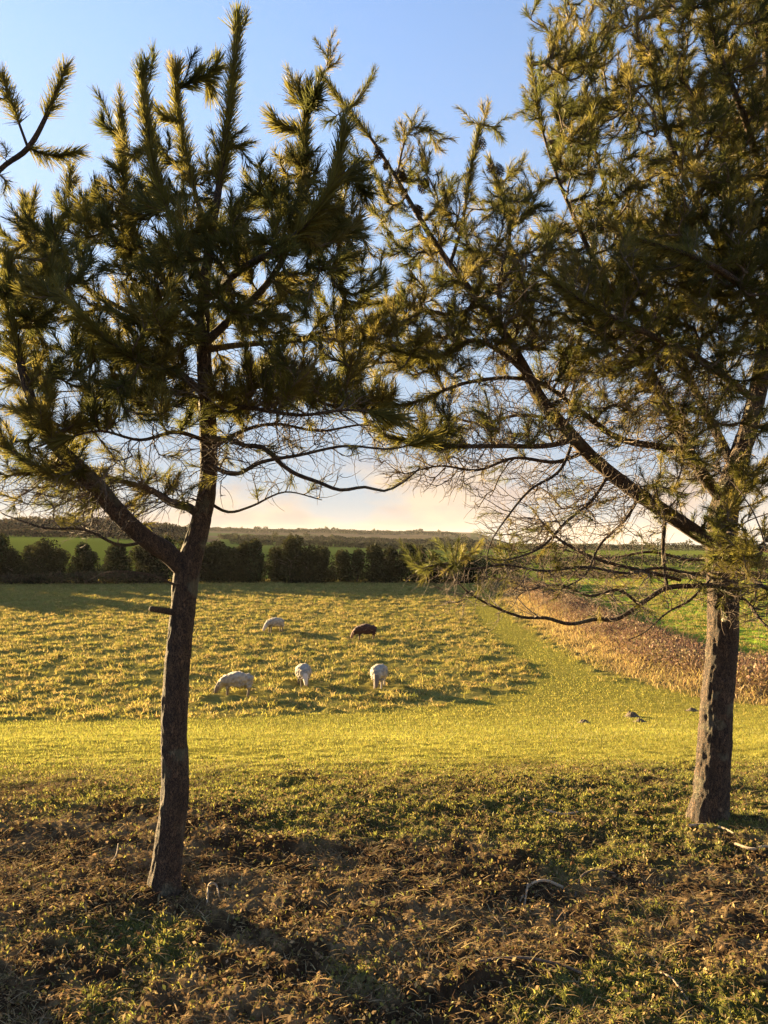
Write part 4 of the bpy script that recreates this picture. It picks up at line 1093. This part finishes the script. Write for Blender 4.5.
fallen('pale arched forked twig lying on the bare earth left of the dark curved one', [(563, 881, 0.0060), (545, 880, 0.0150), (530, 882, 0.0125), (520, 890, 0.0050)], .008, .005, fork=[(528, 883, 0.0120), (525, 893, 0.0075), (530, 902, 0.0030)])
fallen('dark curved twig lying on the bare earth beside the pale forked one', [(574, 888, 0.0030), (582, 877, 0.0150), (598, 874, 0.0150), (615, 875, 0.0060)], .006, .004, mat=M_TWIG)
fallen('long dark stick lying level near the bottom of the picture', [(470, 962, 0.0075), (520, 961, 0.0100), (560, 967, 0.0100), (582, 971, 0.0060)], .007, .005, mat=M_TWIG)
fallen('pale thin straight stalk lying below the long dark stick', [(655, 968, 0.0100), (672, 980, 0.0125), (690, 998, 0.0060)], .0035, .003)
fallen('pale straight stick lying on the grass edge behind the forked twig', [(545, 810, 0.0100), (562, 812, 0.0150), (578, 811, 0.0100)], .008, .006)
fallen('pale stick lying on the earth just in front of the right pine', [(688, 829, 0.0100), (705, 828, 0.0150), (722, 832, 0.0150), (735, 838, 0.0075)], .009, .006)
fallen('pale bent stick lying at the right edge beside the stout pine', [(735, 846, 0.0100), (752, 852, 0.0150), (768, 852, 0.0100), (785, 858, 0.0075)], .009, .006)
fallen('thin dry stalk sticking up beside the foot of the slender pine', [(110, 872, 0.0000), (116, 866, 0.0300), (118, 858, 0.0650)], .003, .0015)
fallen('small pale looped root beside the shadow of the slender pine', [(207, 898, 0.0000), (209, 886, 0.0300), (216, 884, 0.0300), (219, 892, 0.0100)], .005, .004)

def molehill(label, u, v, w, h):
    x, y = ground_hit(u, v)
    n = 40; a = np.linspace(0, 2 * np.pi, n, endpoint=False); rr = np.linspace(0, 1, 14)
    A_, R_ = np.meshgrid(a, rr); X = R_ * np.cos(A_) * w; Yy = R_ * np.sin(A_) * w * 0.8
    Z = h * (1 - sstep(0, 1, R_)) * (0.6 + 0.9 * fbm(X * 9 + u, Yy * 9 + v, 4, 3)) + 0.03 * (fbm(X * 40, Yy * 40, 9, 2) - .5) - 0.02 + Hbase(x + X, y + Yy) - float(Hbase(np.array([x]), np.array([y]))[0])
    i = np.arange(13)[:, None] * n; j = np.arange(n)[None, :]
    Fq = np.stack([i + j, i + (j + 1) % n, i + n + (j + 1) % n, i + n + j], -1).reshape(-1, 4)
    o = mesh_obj('molehill', np.column_stack([X.ravel(), Yy.ravel(), Z.ravel()]), Fq[:, ::-1], M_SOIL)
    o.location = (x, y, float(Hbase(np.array([x]), np.array([y]))[0]) + 0.03)
    tag(o, label, 'molehill', 'molehills on the short grass')
molehill('largest dark molehill on the short grass slope, left of the stout pine', 632, 717, 0.24, 0.16)
molehill('small dark molehill just below the largest one', 640, 722, 0.18, 0.08)
molehill('dark molehill on the grass slope left of the two others', 584, 723, 0.17, 0.09)
molehill('lone flat molehill in the grass close beside the trunk of the stout pine', 692, 711, 0.2, 0.07)
